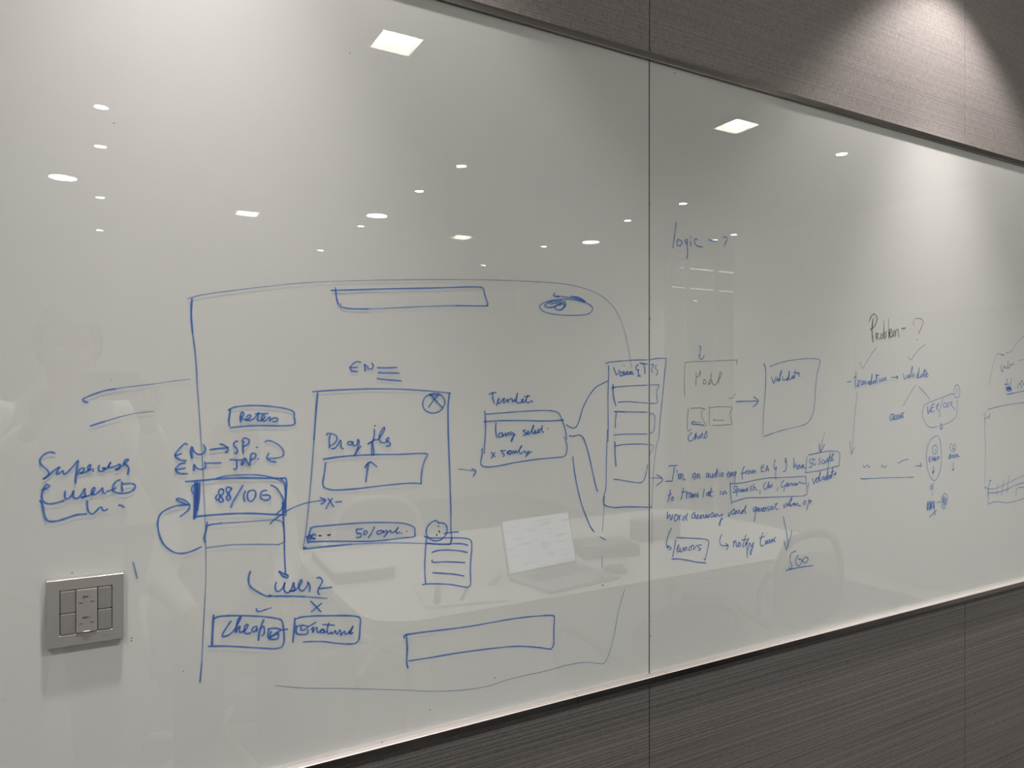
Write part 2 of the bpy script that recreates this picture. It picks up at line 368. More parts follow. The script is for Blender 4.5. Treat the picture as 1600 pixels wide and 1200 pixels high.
# every marker stroke: kind+width in mm, then x,z along the wall in tenths of a millimetre
INKDATA = [
('handwritten_note', "blue handwriting reading 'Supervise (user 1)' above the light switch",
 'b2 -480,14113 -519,14128 -571,14117 -623,14073 -642,14019 -623,13967 -576,13918 -545,13870 -550,13835 -606,13789 -545,13835 -493,13888 -428,13932 -450,13890 -459,13850 -433,13848 -393,13882 -384,13840 -354,13848 -309,13897 -265,13952 -229,14002 -225,13981 -238,13899 -249,13816 -254,13713;b2 -249,13816 -225,13841 -203,13891 -167,13905 -158,13878 -185,13843 -203,13839 -149,13846 -104,13875 -81,13931 -95,13943 -113,13912 -104,13880 -54,13883;b1.6 -54,13861 -51,13854;b2 15,13926 5,13884 24,13852 61,13855 84,13880 74,13896 51,13887 97,13879 125,13920 148,13966 125,13920 139,13893 199,13905 242,13929 260,13923 237,13882 199,13863 228,13866 284,13911 340,13967 355,13988 326,13989 303,13958 307,13931 340,13908 359,13859 345,13790;b2 -618,13656 -576,13668 -541,13691 -550,13712 -580,13709 -610,13645 -623,13575 -610,13518 -576,13479 -519,13467 -441,13479 -384,13497;b2 -367,13617 -371,13555 -358,13518 -327,13521 -292,13570 -274,13615 -278,13569 -270,13527 -238,13514 -194,13552 -153,13633 -149,13601 -144,13538 -167,13519 -185,13526 -113,13536 -58,13573 -36,13624 -49,13641 -72,13595 -63,13553 -22,13555 28,13599 51,13629 56,13597 61,13565 84,13555;b1.8 102,13577 153,13595 209,13618;b2 256,13723 209,13703 172,13641 176,13588 218,13553 284,13543 359,13548 416,13581 436,13634 397,13663 340,13667 293,13665;b2 279,13693 276,13634 284,13575;b2.2 -640,13515 -623,13493 -606,13410 -593,13328 -567,13264 -519,13241 -433,13246 -336,13274 -238,13301 -135,13302;b2 -122,13474 -122,13411 -108,13337 -76,13297 -40,13310 15,13368 42,13376 51,13344 74,13329 107,13344;b2.2 246,13386 274,13378 303,13354'),
('drawn_line', 'hooked blue stroke fading towards the large drawn frame',
 'b1.8 -116,14759 -167,14781 -158,14812 -76,14853 70,14911 199,14936;m1.3 199,14936 350,14961 658,15000;f1 658,15000 895,15040 1118,15067'),
('drawn_line', "short straight fading blue stroke above 'Supervise'",
 'b1.9 -86,14451 70,14504;m1.5 70,14504 256,14563;f1.2 256,14563 445,14606 658,14630'),
('drawn_line', 'large rounded blue frame drawn around the screen sketches',
 'b2.2 1138,16185 1130,16069 1130,15918 1147,15713;m1.8 1147,15713 1175,15491 1196,15223 1204,15000;m1.3 1204,15000 1221,14776 1241,14445 1262,14103;f1.1 1262,14103 1283,13725 1293,13428 1312,12978 1316,12303 1304,11972;m1.4 1304,11972 1283,11526 1262,11081;b1.8 1262,11081 1241,10826;m1.4 1081,16182 1221,16235 1472,16295 1993,16397;f1.1 1993,16397 2447,16479 2922,16546 3519,16607 4367,16682 5520,16764 6267,16801;m1.1 6267,16801 6926,16818 7477,16810 7979,16725 8349,16567 8576,16337 8729,16039 8838,15675;f1 8838,15675 8915,15308;m1.1 8745,11075 8591,10658 8485,10214 8379,9931 8304,9800 8229,9754 8052,9800 7761,9867 7365,9884;f1.1 7365,9884 6926,9865 6267,9871 5789,9836 5340,9864 4758,9964 4203,10101 3417,10285 2682,10447 2263,10571'),
('drawn_box', 'long blue box at the top of the drawn frame',
 'b2.2 3093,16428 3417,16456;b1.9 3417,16456 3935,16505 4758,16574 5340,16628 5611,16646 5703,16630 5733,16528 5789,16381 5780,16345 5733,16332 5192,16308;m1.6 5192,16308 4617,16262 4068,16210 3673,16175;b1.9 3673,16175 3417,16164 3279,16177 3236,16199 3236,16228;b2 3159,16474 3167,16372 3191,16263 3209,16227'),
('handwritten_word', 'blue letters EN above the window sketch',
 'b1.9 3557,15336 3493,15348 3430,15310 3392,15255 3417,15203 3506,15194;b1.7 3374,15255 3501,15256;b2.2 3622,15300 3627,15212;b1.9 3609,15300 3660,15280 3686,15238 3738,15239 3759,15289 3730,15331'),
('drawn_line', 'three short blue lines stacked right of the letters EN',
 'b2 3830,15257 3988,15256 4149,15266;b2 3843,15177 4015,15173 4190,15174;b2 3824,15086 3935,15071 4225,15051'),
('drawn_scribble', 'oval eye shaped scribble with small arrow at the upper right of the frame',
 'b1.5 7997,16384 7960,16456 7797,16512 7547,16545 7267,16535 6993,16476 6852,16411 6835,16368 6909,16300 7095,16260 7372,16250 7690,16265 7906,16305 7997,16384;b1.9 7157,16635 7130,16590 7250,16575;b1.3 7198,16589 7372,16585 7618,16561 7797,16507;b1.9 7505,16601 7690,16589 7833,16523;b1.9 7565,16596 7815,16525;b1.9 7302,16508 7095,16482 6976,16432 6942,16387 7061,16374 7198,16415 7372,16503 7365,16424 7302,16349 7198,16343 7157,16379 7233,16432 7372,16454 7382,16411 7302,16349;b1.5 7061,16437 7267,16477'),
('drawn_box', 'blue rounded box under which the EN lines stand',
 'b2.1 1643,14635 1632,14566 1621,14475 1632,14407;b2 1616,14629 1643,14646 1718,14673 1860,14686 2026,14686 2195,14672 2366,14646 2482,14614 2529,14584 2540,14548 2538,14500 2550,14440 2536,14399 2470,14385 2309,14385 2082,14394 1915,14396 1751,14386 1648,14378'),
('handwritten_word', "blue handwritten word 'Retens'",
 'b2.2 1794,14592 1778,14540 1783,14460;b2 1773,14518 1816,14545 1822,14586 1800,14597;b2 1783,14512 1816,14494 1860,14481 1893,14503 1921,14537 1893,14555 1866,14527 1860,14487 1904,14474 1959,14496 2004,14547 2032,14587 2021,14535 2015,14477 2049,14465 2093,14487 2116,14527 2088,14545 2071,14511 2082,14470 2127,14463 2178,14514 2195,14496 2184,14461 2240,14501 2292,14494 2297,14464 2263,14448 2229,14451;b1.9 1987,14568 2155,14567'),
('handwritten_note', 'blue handwriting EN to SP and EN to JNP',
 'b2.1 1079,14156 1052,14174 1006,14137 945,14062 925,14013 966,13962 1016,13942 1062,13938;b1.9 925,14013 1006,14035;b3 1133,14120 1126,14054 1140,13975;b2.1 1144,14120 1164,14063 1205,14022 1262,14016 1299,14046 1312,14090 1288,14147;b2.2 1372,14074 1472,14085 1610,14094;b2.2 1504,14149 1557,14130 1605,14088 1610,14054 1578,14027;b2.1 1740,14180 1702,14170 1686,14125 1718,14089 1740,14048 1718,14006 1697,14010;b2.1 1822,14171 1811,14102 1816,14004;b2.1 1800,14172 1816,14212 1860,14218 1899,14185 1882,14134 1822,14096;b2.2 2002,14080 2008,14080;b2.1 1052,13907 996,13899 945,13852 927,13815 966,13774 1016,13757 1079,13754;b1.9 927,13818 1052,13832;b2.8 1164,13873 1161,13801;b2.1 1169,13873 1200,13827 1252,13804 1299,13815 1314,13854 1304,13899;b2.1 1330,13887 1514,13882;b2.1 1637,13921 1794,13908;b2 1729,13911 1729,13842 1729,13796 1707,13777 1688,13787;b2.1 1794,13844 1805,13896 1833,13929 1844,13905 1816,13860 1794,13839;b2.2 1844,13928 1871,13881 1904,13827 1915,13913 1926,13982 1959,13998 1991,13973 1976,13927 1932,13906;b2.2 2021,13913 2025,13912'),
('drawn_arrow', 'curved blue hook arrow right of SP and JNP',
 'b1.7 2121,14157 2150,14173 2229,14155 2309,14105 2366,14043 2389,13977 2355,13926 2263,13909 2178,13911;b2.1 2172,13984 2147,13919 2195,13875 2269,13854'),
('drawn_box', 'double lined blue box around 88/100',
 'b2.3 1057,13646 1262,13649 1472,13658 1686,13656 1904,13645 2355,13607;b2.3 2355,13607 2410,13608 2424,13570 2426,13465 2410,13296 2387,13109;b1.8 2355,13593 2401,13514 2410,13343 2419,13077;b1.6 1451,13665 1578,13691 1794,13695 1959,13687 2127,13657 2275,13606 2355,13560;b3 1179,13621 1174,13393 1167,13126;b2.6 1205,13625 1200,13391 1190,13179;b2.4 1236,13617 1226,13389 1205,13234;b2.4 1210,13614 1195,13302;b1.7 1205,13608 1159,13589 1133,13541 1149,13467;b2.3 1169,13148 1314,13152 1578,13151 1794,13140 2015,13118 2269,13081 2412,13061'),
('handwritten_word', 'blue handwritten score 88/100',
 'b2.1 1541,13495 1514,13514 1488,13482 1493,13436 1535,13376 1546,13335 1509,13327 1488,13357 1504,13401 1546,13443 1551,13488 1535,13506;b2 1466,13432 1445,13389 1472,13353;b2.1 1659,13509 1610,13532 1584,13509 1594,13462 1632,13414 1643,13362 1610,13345 1589,13372 1605,13416 1659,13509;b2.1 1811,13539 1751,13439 1686,13330 1648,13241;b2.1 1844,13456 1822,13388 1838,13312;b2.1 1893,13452 1871,13396 1888,13325 1932,13304 1982,13364 1987,13434 1948,13465 1899,13452;b2.1 2138,13446 2082,13438 2054,13388 2065,13335 2127,13301 2184,13320 2189,13360 2150,13377 2082,13380;b2.1 2206,13517 2275,13477 2332,13396 2378,13298 2380,13204 2338,13136 2272,13083'),
('drawn_box', 'thin lined empty blue box under the 88/100 box',
 'b2 1335,13056 1316,12932 1293,12845 1309,12776;b1.9 1329,13003 1387,13020 1523,13025;m1.5 1523,13025 1790,13017 2127,13010 2263,13002 2355,12970 2382,12901 2396,12729 2382,12665 2309,12635;m1.6 2309,12635 2127,12659 1686,12703 1472,12702 1320,12698'),
('drawn_arrow', 'curved blue arrow looping back to the 88/100 box',
 'b2 1257,12720 1159,12680 1036,12655 915,12680 806,12775 741,12902 709,13059 717,13167 756,13240 845,13292 956,13322 1097,13321;b2 1077,13328 1006,13362 950,13394 940,13413 976,13417 1047,13386 1097,13338 1110,13298 1087,13244 991,13169'),
('drawn_arrow', 'long curved blue arrow from the box into the window sketch',
 'b2 2195,12957 2252,13008 2309,13045;b1.6 2309,13045 2424,13117 2564,13177 2753,13221 2995,13238;b2 2922,13280 3007,13232 2941,13181'),
('handwritten_word', 'small blue cross and dash at the tip of the long curved arrow',
 'b2 3043,13258 3088,13199 3130,13129;b2 3112,13253 3056,13184 3014,13103;b2 3159,13193 3254,13193'),
('drawn_arrow', "straight blue arrow running down to 'user 2'",
 'b2 2366,13252 2382,12991 2396,12753 2396,12516 2412,12183;b2.2 2320,12242 2396,12190 2447,12169;b2.2 2323,12233 2373,12165 2443,12132 2443,12170'),
('handwritten_note', "blue handwriting 'user 2'",
 'b2.2 2275,12083 2263,12014 2280,11959 2320,11948 2378,11999 2401,12066 2389,11997 2401,11936 2441,11907 2494,11947 2529,12049 2535,11989 2552,11951 2529,11924 2470,11932 2529,11924 2587,11958 2652,12044 2635,12071 2605,12015 2611,11942 2670,11904 2741,11996 2729,12034 2765,11981 2771,11944 2765,11879;b2.1 2873,12069 2922,12069 2958,12015 2934,11958 2897,11902 2891,11843 2916,11815;b2.1 2909,11903 2995,11901 3099,11899'),
('drawn_line', "curved blue underline sweeping below 'user 2'",
 'b2.1 1915,12288 1891,12216 1893,12135 1926,12061 2004,11992 2105,11920 2172,11892;b3 2181,11903 2195,11897;b2.1 2184,11899 2286,11880 2517,11846 2694,11813;m1.9 2694,11813 2873,11773 3025,11739'),
('drawn_tick', "blue tick above the 'Cheap' box",
 'b2 1998,11738 2009,11701 2049,11693 2127,11706;m1.6 2127,11706 2206,11721'),
('drawn_cross', "blue cross above the 'natural' box",
 'b2 2783,11732 2861,11642 2934,11552;b2 2946,11677 2873,11628 2795,11573'),
('drawn_box', "blue rounded box around 'Cheap'",
 'b2.6 1419,11736 1408,11568 1398,11322;b2.2 1429,11689 1493,11707 1621,11698;b2 1621,11698 1783,11673 2004,11630 2172,11588 2309,11543 2361,11505 2378,11431 2389,11311 2389,11193 2361,11127 2309,11111 2229,11118 2060,11158 1783,11225 1567,11275 1351,11310'),
('handwritten_word', "blue handwritten word 'Cheap'",
 'b2.2 1648,11614 1600,11548 1546,11466 1535,11428 1567,11411 1632,11429 1697,11486 1751,11580 1783,11644 1773,11657 1740,11605 1713,11449;b2.2 1713,11449 1740,11491 1773,11520 1762,11452 1794,11435 1849,11461 1882,11519 1860,11534 1833,11487 1838,11417 1882,11398 1921,11408;b2.1 2004,11481 1959,11477 1937,11434 1971,11411 2009,11457 2004,11412;b2.5 2099,11559 2060,11460 2037,11371 2026,11280;b2.1 2049,11439 2093,11467 2110,11429 2105,11360 2077,11335'),
('drawn_checkbox', "ticked blue checkbox after 'Cheap'",
 'b2.2 2172,11407 2167,11285 2297,11250 2309,11337;b2.2 2167,11417 2252,11415 2338,11385;b2.1 2206,11372 2189,11298 2252,11329 2338,11367 2436,11369;b1.9 2178,11283 2252,11311 2303,11326'),
('drawn_box', "blue rounded box around 'natural'",
 'b2.4 2546,11511 2540,11381 2517,11165;b2.1 2558,11497 2635,11515 2801,11506 3043,11474 3354,11425 3506,11385 3551,11338 3544,11214 3532,11055 3506,10997 3455,10975 3354,10987;b1.8 3354,10987 3167,11032 2982,11089 2801,11123 2670,11138'),
('drawn_checkbox', "ticked blue checkbox before 'natural'",
 'b2.2 2576,11387 2576,11280 2723,11248 2741,11311;b2 2564,11389 2658,11391 2747,11359;b2 2640,11388 2640,11328 2682,11315 2753,11358 2855,11401'),
('handwritten_word', "blue handwritten word 'natural'",
 'b2.1 2789,11304 2819,11335 2813,11257 2849,11312 2879,11313 2879,11264 2903,11236 2934,11273 2970,11279;b2.1 2970,11273 2940,11272 2934,11237 2976,11224 2982,11265 2995,11227 3031,11239;b2.1 3056,11362 3037,11299 3031,11239 3050,11193 3093,11216 3099,11185 3130,11198 3154,11230 3167,11191 3191,11169 3222,11225 3241,11191 3241,11142 3266,11162 3291,11195;b2.1 2964,11353 3142,11312;b2.1 3304,11193 3310,11149 3341,11149 3373,11181 3379,11143 3436,11251 3392,11190 3392,11141 3430,11147'),
('drawn_box', 'wide blue box at the bottom of the drawn frame',
 'b2.4 4312,10971 4326,10750 4318,10520 4340,10426;b2.2 4279,10918 4298,10966 4617,10959;b1.8 4617,10959 5046,10934 5490,10914 5951,10912 6267,10908 6592,10893 6926,10863;b2.1 6926,10863 7095,10839 7147,10791 7136,10562 7136,10331 7095,10252 7044,10244 6858,10301;b1.9 6858,10301 6527,10383 6267,10429 5795,10472 5192,10509 4758,10520 4353,10539'),
('drawn_box', 'tall blue window outline',
 'b2.1 2885,14867 2861,14613 2830,14156;m1.7 2830,14156 2789,13603 2741,13078;m1.4 2741,13078 2701,12721 2670,12557;b1.9 2813,14884 3167,14907 3673,14925;b1.6 3673,14925 4203,14918 4758,14882 5089,14848;b2.2 5075,14849 5046,14602 5054,14071;b1.9 5054,14071 5081,13405 5098,12872 5098,12606 5110,12445 5089,12341;b2.1 2710,12557 2682,12532 2922,12529 3417,12523;m1.5 3417,12523 3935,12485 4477,12421 4673,12392;b1.7 4673,12392 5089,12333'),
('drawn_circle', 'blue crossed circle in the corner of the window outline',
 'b1.9 4787,14848 4645,14791 4595,14674 4645,14569 4772,14522 4915,14564 4988,14682 4959,14788 4844,14847 4716,14830;b2 4744,14817 4844,14710 4953,14603;b2 4887,14829 4787,14737 4701,14621;b1.8 4716,14811 4887,14821'),
('handwritten_note', "blue handwriting 'Drag files' inside the window sketch",
 'b2 3074,14226 3062,14147 3066,14025;b2 3025,14221 3031,14245 3105,14240 3173,14204 3179,14142 3130,14083 3074,14055;b2 3099,14011 3154,14021 3204,14080 3235,14140 3244,14091 3247,14029 3279,14003;b2 3411,14109 3354,14105 3354,14068 3398,14060 3430,14108 3436,14052 3468,14044 3500,14074 3512,14142 3532,14091 3506,14005 3468,13920 3449,13884;b2 3461,13896 3506,13968 3557,14034;k1.6 3781,14343 3788,14343;b2 3777,14283 3771,14170 3738,14058 3732,13971 3738,13895 3767,13896 3764,13994 3738,14083 3712,14084 3667,14055 3777,14119 3843,14130 3922,14241 3948,14309 3922,14304 3869,14217 3856,14129 3895,14077 3962,14074 4015,14123 4002,14149 3968,14112 4028,14072 4042,14033 4002,14009 3975,14017'),
('drawn_box', "blue box under 'Drag files'",
 'b2.4 2970,13859 3167,13879 3291,13886;b1.9 3291,13886 3481,13892 3803,13889 4203,13875 4547,13872 4680,13850 4631,13761 4589,13633 4568,13491 4568,13380;b1.7 4568,13380 4408,13400 4136,13401 3803,13388 3481,13373;b2 3481,13373 3167,13377 3043,13402 2982,13439 2964,13507 2982,13615 3009,13802'),
('drawn_arrow', "upward blue arrow in the box under 'Drag files'",
 'b2 3637,13475 3654,13599 3680,13747;b2.2 3628,13700 3673,13754 3719,13770;b2 3628,13694 3654,13749 3712,13777 3751,13756 3817,13696'),
('drawn_box', "flat blue box around '50/cycle'",
 'b2.1 2783,12839 2765,12763 2735,12670 2747,12614;b2 2783,12821 2837,12846 3019,12847 3266,12845;b1.8 3266,12845 3583,12836 3909,12811 4176,12780 4312,12748 4408,12706 4457,12663 4457,12591 4443,12531 4244,12530 3975,12526;b2 3975,12526 3712,12535 3392,12569 3080,12603 2753,12632'),
('drawn_star', 'small dense blue star with dashes at the left end of the flat box',
 'b2.1 2717,12708 2783,12719 2855,12730;b2.1 2753,12740 2795,12700 2837,12659;b2.1 2825,12745 2765,12667;b2.1 2729,12682 2855,12669;k1.7 2903,12706 2940,12700;k1.7 3037,12705 3062,12696 3080,12707;k1.4 2856,12708 2861,12707'),
('handwritten_word', "blue handwriting '50/cycle.'",
 'b2.1 3487,12742 3583,12742;b2.1 3493,12739 3493,12689 3557,12670 3557,12620 3487,12615;b2 3622,12707 3602,12666 3634,12650 3663,12684 3634,12712;b2.1 3777,12748 3725,12653 3680,12589;b2.1 3895,12686 3830,12680 3823,12637 3876,12638 3922,12677 3922,12646 3975,12678 3988,12639 3935,12581;b2.1 3975,12628 4042,12672 4055,12632 4122,12651 4176,12709 4142,12662 4149,12616 4190,12625;b1.7 4217,12609 4233,12608;k1.5 4313,12632 4320,12631'),
('drawn_icon', 'round blue scribble with dots beside the window sketch corner',
 'b2 4879,12707 4851,12742 4808,12756 4730,12721 4673,12661 4656,12584 4680,12503 4758,12443 4844,12421 4930,12438 5002,12496 5028,12573 5017,12654 4966,12699 4887,12713;k1.9 4869,12658 4877,12657;k1.9 4884,12581 4894,12558;k2.2 4838,12517 4845,12516;b1.9 4973,12526 5075,12531 5236,12528'),
('drawn_box', 'small blue list box',
 'b1.9 4617,12526 4666,12498 4787,12473 5075,12446;b1.8 5075,12446 5295,12419 5415,12393 5475,12346 5487,12244 5467,12043;b1.8 5467,12043 5460,11842 5467,11652 5452,11600 5400,11580 5295,11608 5075,11672 4858,11711 4673,11736 4589,11732;b1.9 4662,12486 4645,12337 4631,12078 4634,11882 4645,11750'),
('drawn_line', 'four blue lines inside the small list box',
 'b2 4680,12401 4787,12377 4959,12353 5148,12341 5310,12320 5407,12286;b2 4758,12240 4872,12259 5046,12246 5251,12210 5400,12166;b2 4765,12112 4758,12089 4815,12069 5002,12057 5355,12000;b2 4772,11906 5002,11863 5163,11829 5340,11777;b1.6 5119,12438 5111,12392 5089,12354'),
('drawn_arrow', "short blue arrow pointing at the 'Translate' box",
 'm1.4 5236,13577 5400,13551 5565,13523;b1.8 5490,13568 5565,13523 5514,13439'),
('handwritten_word', "blue handwriting 'Translate' above its box",
 'b2 5818,14825 5888,14849 5951,14851;b2 5888,14842 5888,14753 5919,14670;b2 5958,14628 5998,14724 6013,14759 5982,14697 6013,14662 6076,14730 6124,14751 6084,14696 6116,14681 6172,14736 6180,14681 6219,14736 6267,14742 6275,14686 6316,14728 6332,14693 6372,14818 6380,14832 6356,14720 6380,14671 6461,14677 6494,14733 6461,14719 6470,14684 6527,14690 6592,14809 6551,14704 6592,14668 6642,14689 6683,14703;b1.8 6510,14775 6634,14788;k1.5 6685,14677 6691,14677'),
('drawn_box', "blue box with a header line below 'Translate'",
 'b2 5730,14536 5746,14399 5746,14154 5726,13909 5726,13820;b1.6 5757,14484 6140,14504 6461,14520 6875,14529 7095,14518 7233,14479 7293,14391 7354,14259 7398,14112 7415,13995;b2 5718,14359 6061,14367 6461,14360 6959,14339 7346,14346;b1.9 5680,13897 5680,13788 5657,13680 5680,13611 5780,13582 5982,13587 6300,13626;b1.7 6300,13626 6791,13663 7216,13673 7354,13685 7407,13748 7421,13879 7363,14041'),
('handwritten_note', "blue handwriting 'lang select, x 5 only'",
 'b2 5951,14326 5943,14202 5966,14077;b1.9 6076,14156 6013,14145 5998,14090 6061,14088 6084,14142 6092,14093 6140,14154 6148,14091 6188,14153 6211,14110;b1.9 6267,14164 6227,14151 6251,14116 6300,14149 6292,14079 6267,14011 6251,13997 6267,14052 6332,14120;b1.9 6543,14190 6486,14178 6543,14141 6543,14113 6494,14093;b1.9 6551,14112 6609,14146 6592,14167 6568,14126 6625,14117 6708,14249 6700,14263 6675,14179 6700,14121 6758,14155 6741,14177 6725,14135 6775,14126 6833,14174 6791,14147 6841,14138;b1.9 6888,14258 6875,14172 6917,14135;b1.6 6791,14189 6892,14201;k1.4 7000,14203 7009,14203;b1.9 5857,13828 5935,13748;b1.9 5927,13824 5857,13725;b1.9 6037,13847 6140,13849;b1.9 6069,13845 6084,13803 6116,13774 6092,13740;b2.4 6211,13839 6172,13806 6219,13783 6267,13808 6227,13838 6180,13813;b1.9 6284,13787 6300,13835 6324,13792 6348,13840 6364,13797 6461,13905 6453,13912 6413,13823 6445,13779 6527,13825 6543,13782 6609,13814 6592,13758 6543,13718;b1.9 6559,13753 6667,13804'),
('drawn_line', "blue connector line rising to the 'Voice & TTS' box",
 'b1.9 7407,14258 7491,14211 7562,14195 7633,14225 7704,14364 7776,14563 7906,14775;b1.8 7906,14775 8052,14928 8200,15000 8349,15060'),
('drawn_line', "blue connector line stepping down from the 'Translate' box",
 'b1.9 7470,14060 7547,14043 7654,14060 7726,14051 7797,13981 7888,13755 7979,13424 8052,13151 8107,12998'),
('drawn_line', 'lowest long curved blue connector line',
 'b1.8 7547,13668 7583,13417 7654,13090 7743,12789 7852,12543 7942,12357 8034,12244;b1.5 8163,12141 8293,12067'),
('drawn_box', 'tall blue box crossing the glass joint',
 'b1.6 8293,15376 8368,15410 8633,15434 8923,15458 9300,15471;b1.8 9350,15468 9522,15500 9748,15507 9785,15476 9748,15222 9696,14810;b1.6 9696,14810 9645,14416 9594,13945;m1.3 9594,13942 9522,13743 9457,13244 9433,12807 9408,12559;f1 9425,12495 9425,11869;b1.8 8358,15347 8368,15226 8358,15060;b1.6 8358,15060 8349,14668 8354,14216 8349,13915;b1.4 8349,14096 8338,14096 8311,13495 8304,13074 8255,12897;b1.9 8255,12897 8237,12779 8293,12714 8500,12660 8729,12653 9041,12627 9320,12598'),
('drawn_line', 'faint broken line running down below the tall box at the glass joint',
 'f1.1 8274,12896 8255,12657 8218,12240;m1.2 8211,11776 8211,11551;b1.8 9368,12594 9408,12596'),
('handwritten_word', "blue handwriting 'Voice & TTS' across the glass joint",
 'b2 8481,15310 8519,15227 8557,15175 8614,15243 8604,15266;b2 8652,15229 8633,15160 8700,15168 8710,15221 8652,15229;b2 8729,15244 8739,15168 8826,15245 8768,15207 8826,15184 8904,15246 8845,15207 8904,15192 8933,15246 8923,15200 8962,15185;k1.5 8725,15354 8733,15354;b2 9077,15371 9021,15332 9031,15278 9090,15279 9071,15240 9090,15186 9071,15158 9130,15155;b2 9120,15403 9296,15387;b2 9219,15381 9243,15280 9243,15194;b1.8 9390,15378 9461,15376 9410,15282 9437,15219;b1.8 9532,15369 9502,15314 9563,15252 9563,15205 9522,15170'),
('drawn_box', "first small box inside the 'Voice & TTS' column",
 'b2.3 8471,14992 8471,14818 8500,14682 8538,14593;b2 8434,14924 8538,14942;b1.5 8538,14942 8923,14966 9300,14977;b1.6 9344,14980 9583,14984 9594,14953 9538,14843 9546,14733 9559,14670 9532,14623 9360,14622;b1.4 8585,14650 8806,14663 9080,14644 9304,14629'),
('drawn_box', "second small box inside the 'Voice & TTS' column",
 'b2.2 8500,14477 8729,14468;b1.5 8729,14468 9021,14460 9300,14451;b1.6 8547,14454 8523,14287 8523,14174;b1.6 9350,14435 9451,14412 9498,14356 9491,14262 9481,14121 9441,14060 9360,14027;b1.4 8490,14034 8729,14041 9300,14026'),
('drawn_box', "lowest open box inside the 'Voice & TTS' column",
 'b2.1 8511,13902 8519,13666 8538,13446;b1.6 8519,13823 8729,13845 9120,13838 9308,13821;m1.4 9368,13819 9453,13784 9441,13731 9352,13601;b1.5 8481,13198 8652,13172 8923,13117 9120,13088 9219,13135 9279,13286 9308,13425'),
('drawn_arrow', 'blue arrow pointing at the long paragraph',
 'm1.6 9392,13155 9522,13156 9678,13136;b2 9542,13217 9678,13136 9665,13074 9522,13005'),
('handwritten_word', "blue handwriting 'logic - ?' high on the right panel",
 'b2 10048,18231 10028,18095 9986,17873 9961,17711;b2 10104,17904 10062,17830 10087,17774 10147,17773 10198,17830 10181,17880 10121,17887;b2 10344,17915 10292,17903 10284,17851 10327,17842 10344,17895 10335,17804 10352,17689 10344,17585 10330,17526;b2 10430,17891 10430,17794;b2 10437,17989 10434,17963;b2 10614,17941 10578,17957 10543,17915 10552,17851 10622,17812 10764,17805;b2 10924,17972 11032,17963 11168,17969;b1.9 11342,18040 11379,18077 11444,18070 11453,18024 11407,17952 11379,17903;b1.9 11368,17862 11377,17863'),
('drawn_arrow', "small hooked blue arrow above the faint 'Model' box",
 'b1.9 10666,15776 10710,15752 10699,15670 10688,15572;b1.9 10649,15588 10688,15523 10755,15511 10799,15582'),
('drawn_box', "faint grey box around 'Model'",
 'g1.5 10286,15427 10264,15129 10275,14742;g1.4 10286,15427 10448,15451 10933,15470 11388,15493 11739,15508;g2 11744,15516 11739,15406;g1.3 11504,14698 11621,14713 11703,14797'),
('handwritten_word', "faint grey handwritten word 'Model'",
 'g1.9 10578,15220 10589,15155 10644,15147 10699,15270 10688,15163;g1.9 10583,15130 10578,14967;g1.9 10799,15090 10777,15016 10832,15000 10855,15066 10810,15090;g1.9 11000,15231 10996,15132 10933,15033 10911,14992 10978,15017 11012,15083 11068,14975 11159,15017 11285,15183 11296,15242 11239,15225 11205,15067 11216,15017'),
('drawn_box', "left faint grey square below 'Model' with a blue dash",
 'g1.6 10372,14499 10350,14321 10339,14063;g1.8 10361,14049 10448,14084;g1.7 10437,14506 10710,14509 10832,14479;g1.5 10766,14476 10737,14394 10777,14262 10855,14162 10821,14130;b2.4 10535,14236 10480,14229 10469,14189 10622,14176 10788,14155;g1.4 10535,14219 10710,14218'),
('drawn_box', "right faint grey square below 'Model'",
 'g1.5 10955,14546 10951,14390 10944,14143;g1.4 10955,14505 11159,14527 11598,14515;g1.5 11609,14495 11539,14378 11586,14226 11551,14151 11023,14144;g2 11068,14280 11086,14230;g1.5 11091,14251 11354,14245'),
('handwritten_word', "blue handwriting 'Child' below the small squares",
 'b2 10469,14018 10383,13948 10372,13868 10448,13849 10535,13910 10589,14014 10557,13869 10600,13941 10644,13874;b2 10677,13954 10677,13889 10755,14001 10744,13895;b2 10799,13901 10855,14022 10888,13980 10866,13898 10810,13892'),
('drawn_arrow', "blue arrow between the 'Model' box and the 'validate' box",
 'b2 11715,14628 11977,14633 12366,14632;b2.2 12243,14725 12366,14663 12390,14629 12341,14577 12231,14510'),
('drawn_box', "blue outline box around 'validate' on the right panel",
 'b2.1 12549,15431 12599,15396 12625,15251;b1.7 12625,15251 12619,15000 12589,14652;m1.5 12589,14652 12549,14306 12533,14028 12529,13848;b1.8 12569,13861 12840,13921;b1.4 12840,13921 13096,13969 13366,14007;m1.4 13366,14007 13726,14050;b1.8 12749,15380 12993,15451;b1.5 12993,15451 13303,15512 13726,15559 14050,15579 14270,15578 14381,15558;b1.8 14381,15558 14421,15515 14381,15411 14303,15220;b1.5 14303,15220 14259,14927 14226,14561 14181,14372 14094,14214 13941,14101 13726,14050'),
('handwritten_word', "blue handwritten word 'validate' in its box",
 'b2 12800,15161 12840,15056 12871,15014 12932,15141 12952,15169;b2 13014,15134 12962,15098 12983,15070 13034,15113 13044,15049 13065,15141 13127,15283 13096,15268 13065,15141 13096,15085;b2 13158,15170 13168,15085 13282,15107 13345,15142;b1.6 13178,15241 13185,15238;b2 13345,15142 13282,15107 13324,15085 13376,15299 13366,15114 13408,15100 13513,15186 13450,15143 13513,15129 13524,15186 13534,15129 13555,15172 13566,15315;b1.9 13513,15258 13704,15252;b1.9 13619,15230 13694,15223 13683,15223 13726,15166'),
('handwritten_word', "black handwritten word 'Problem -' on the right panel",
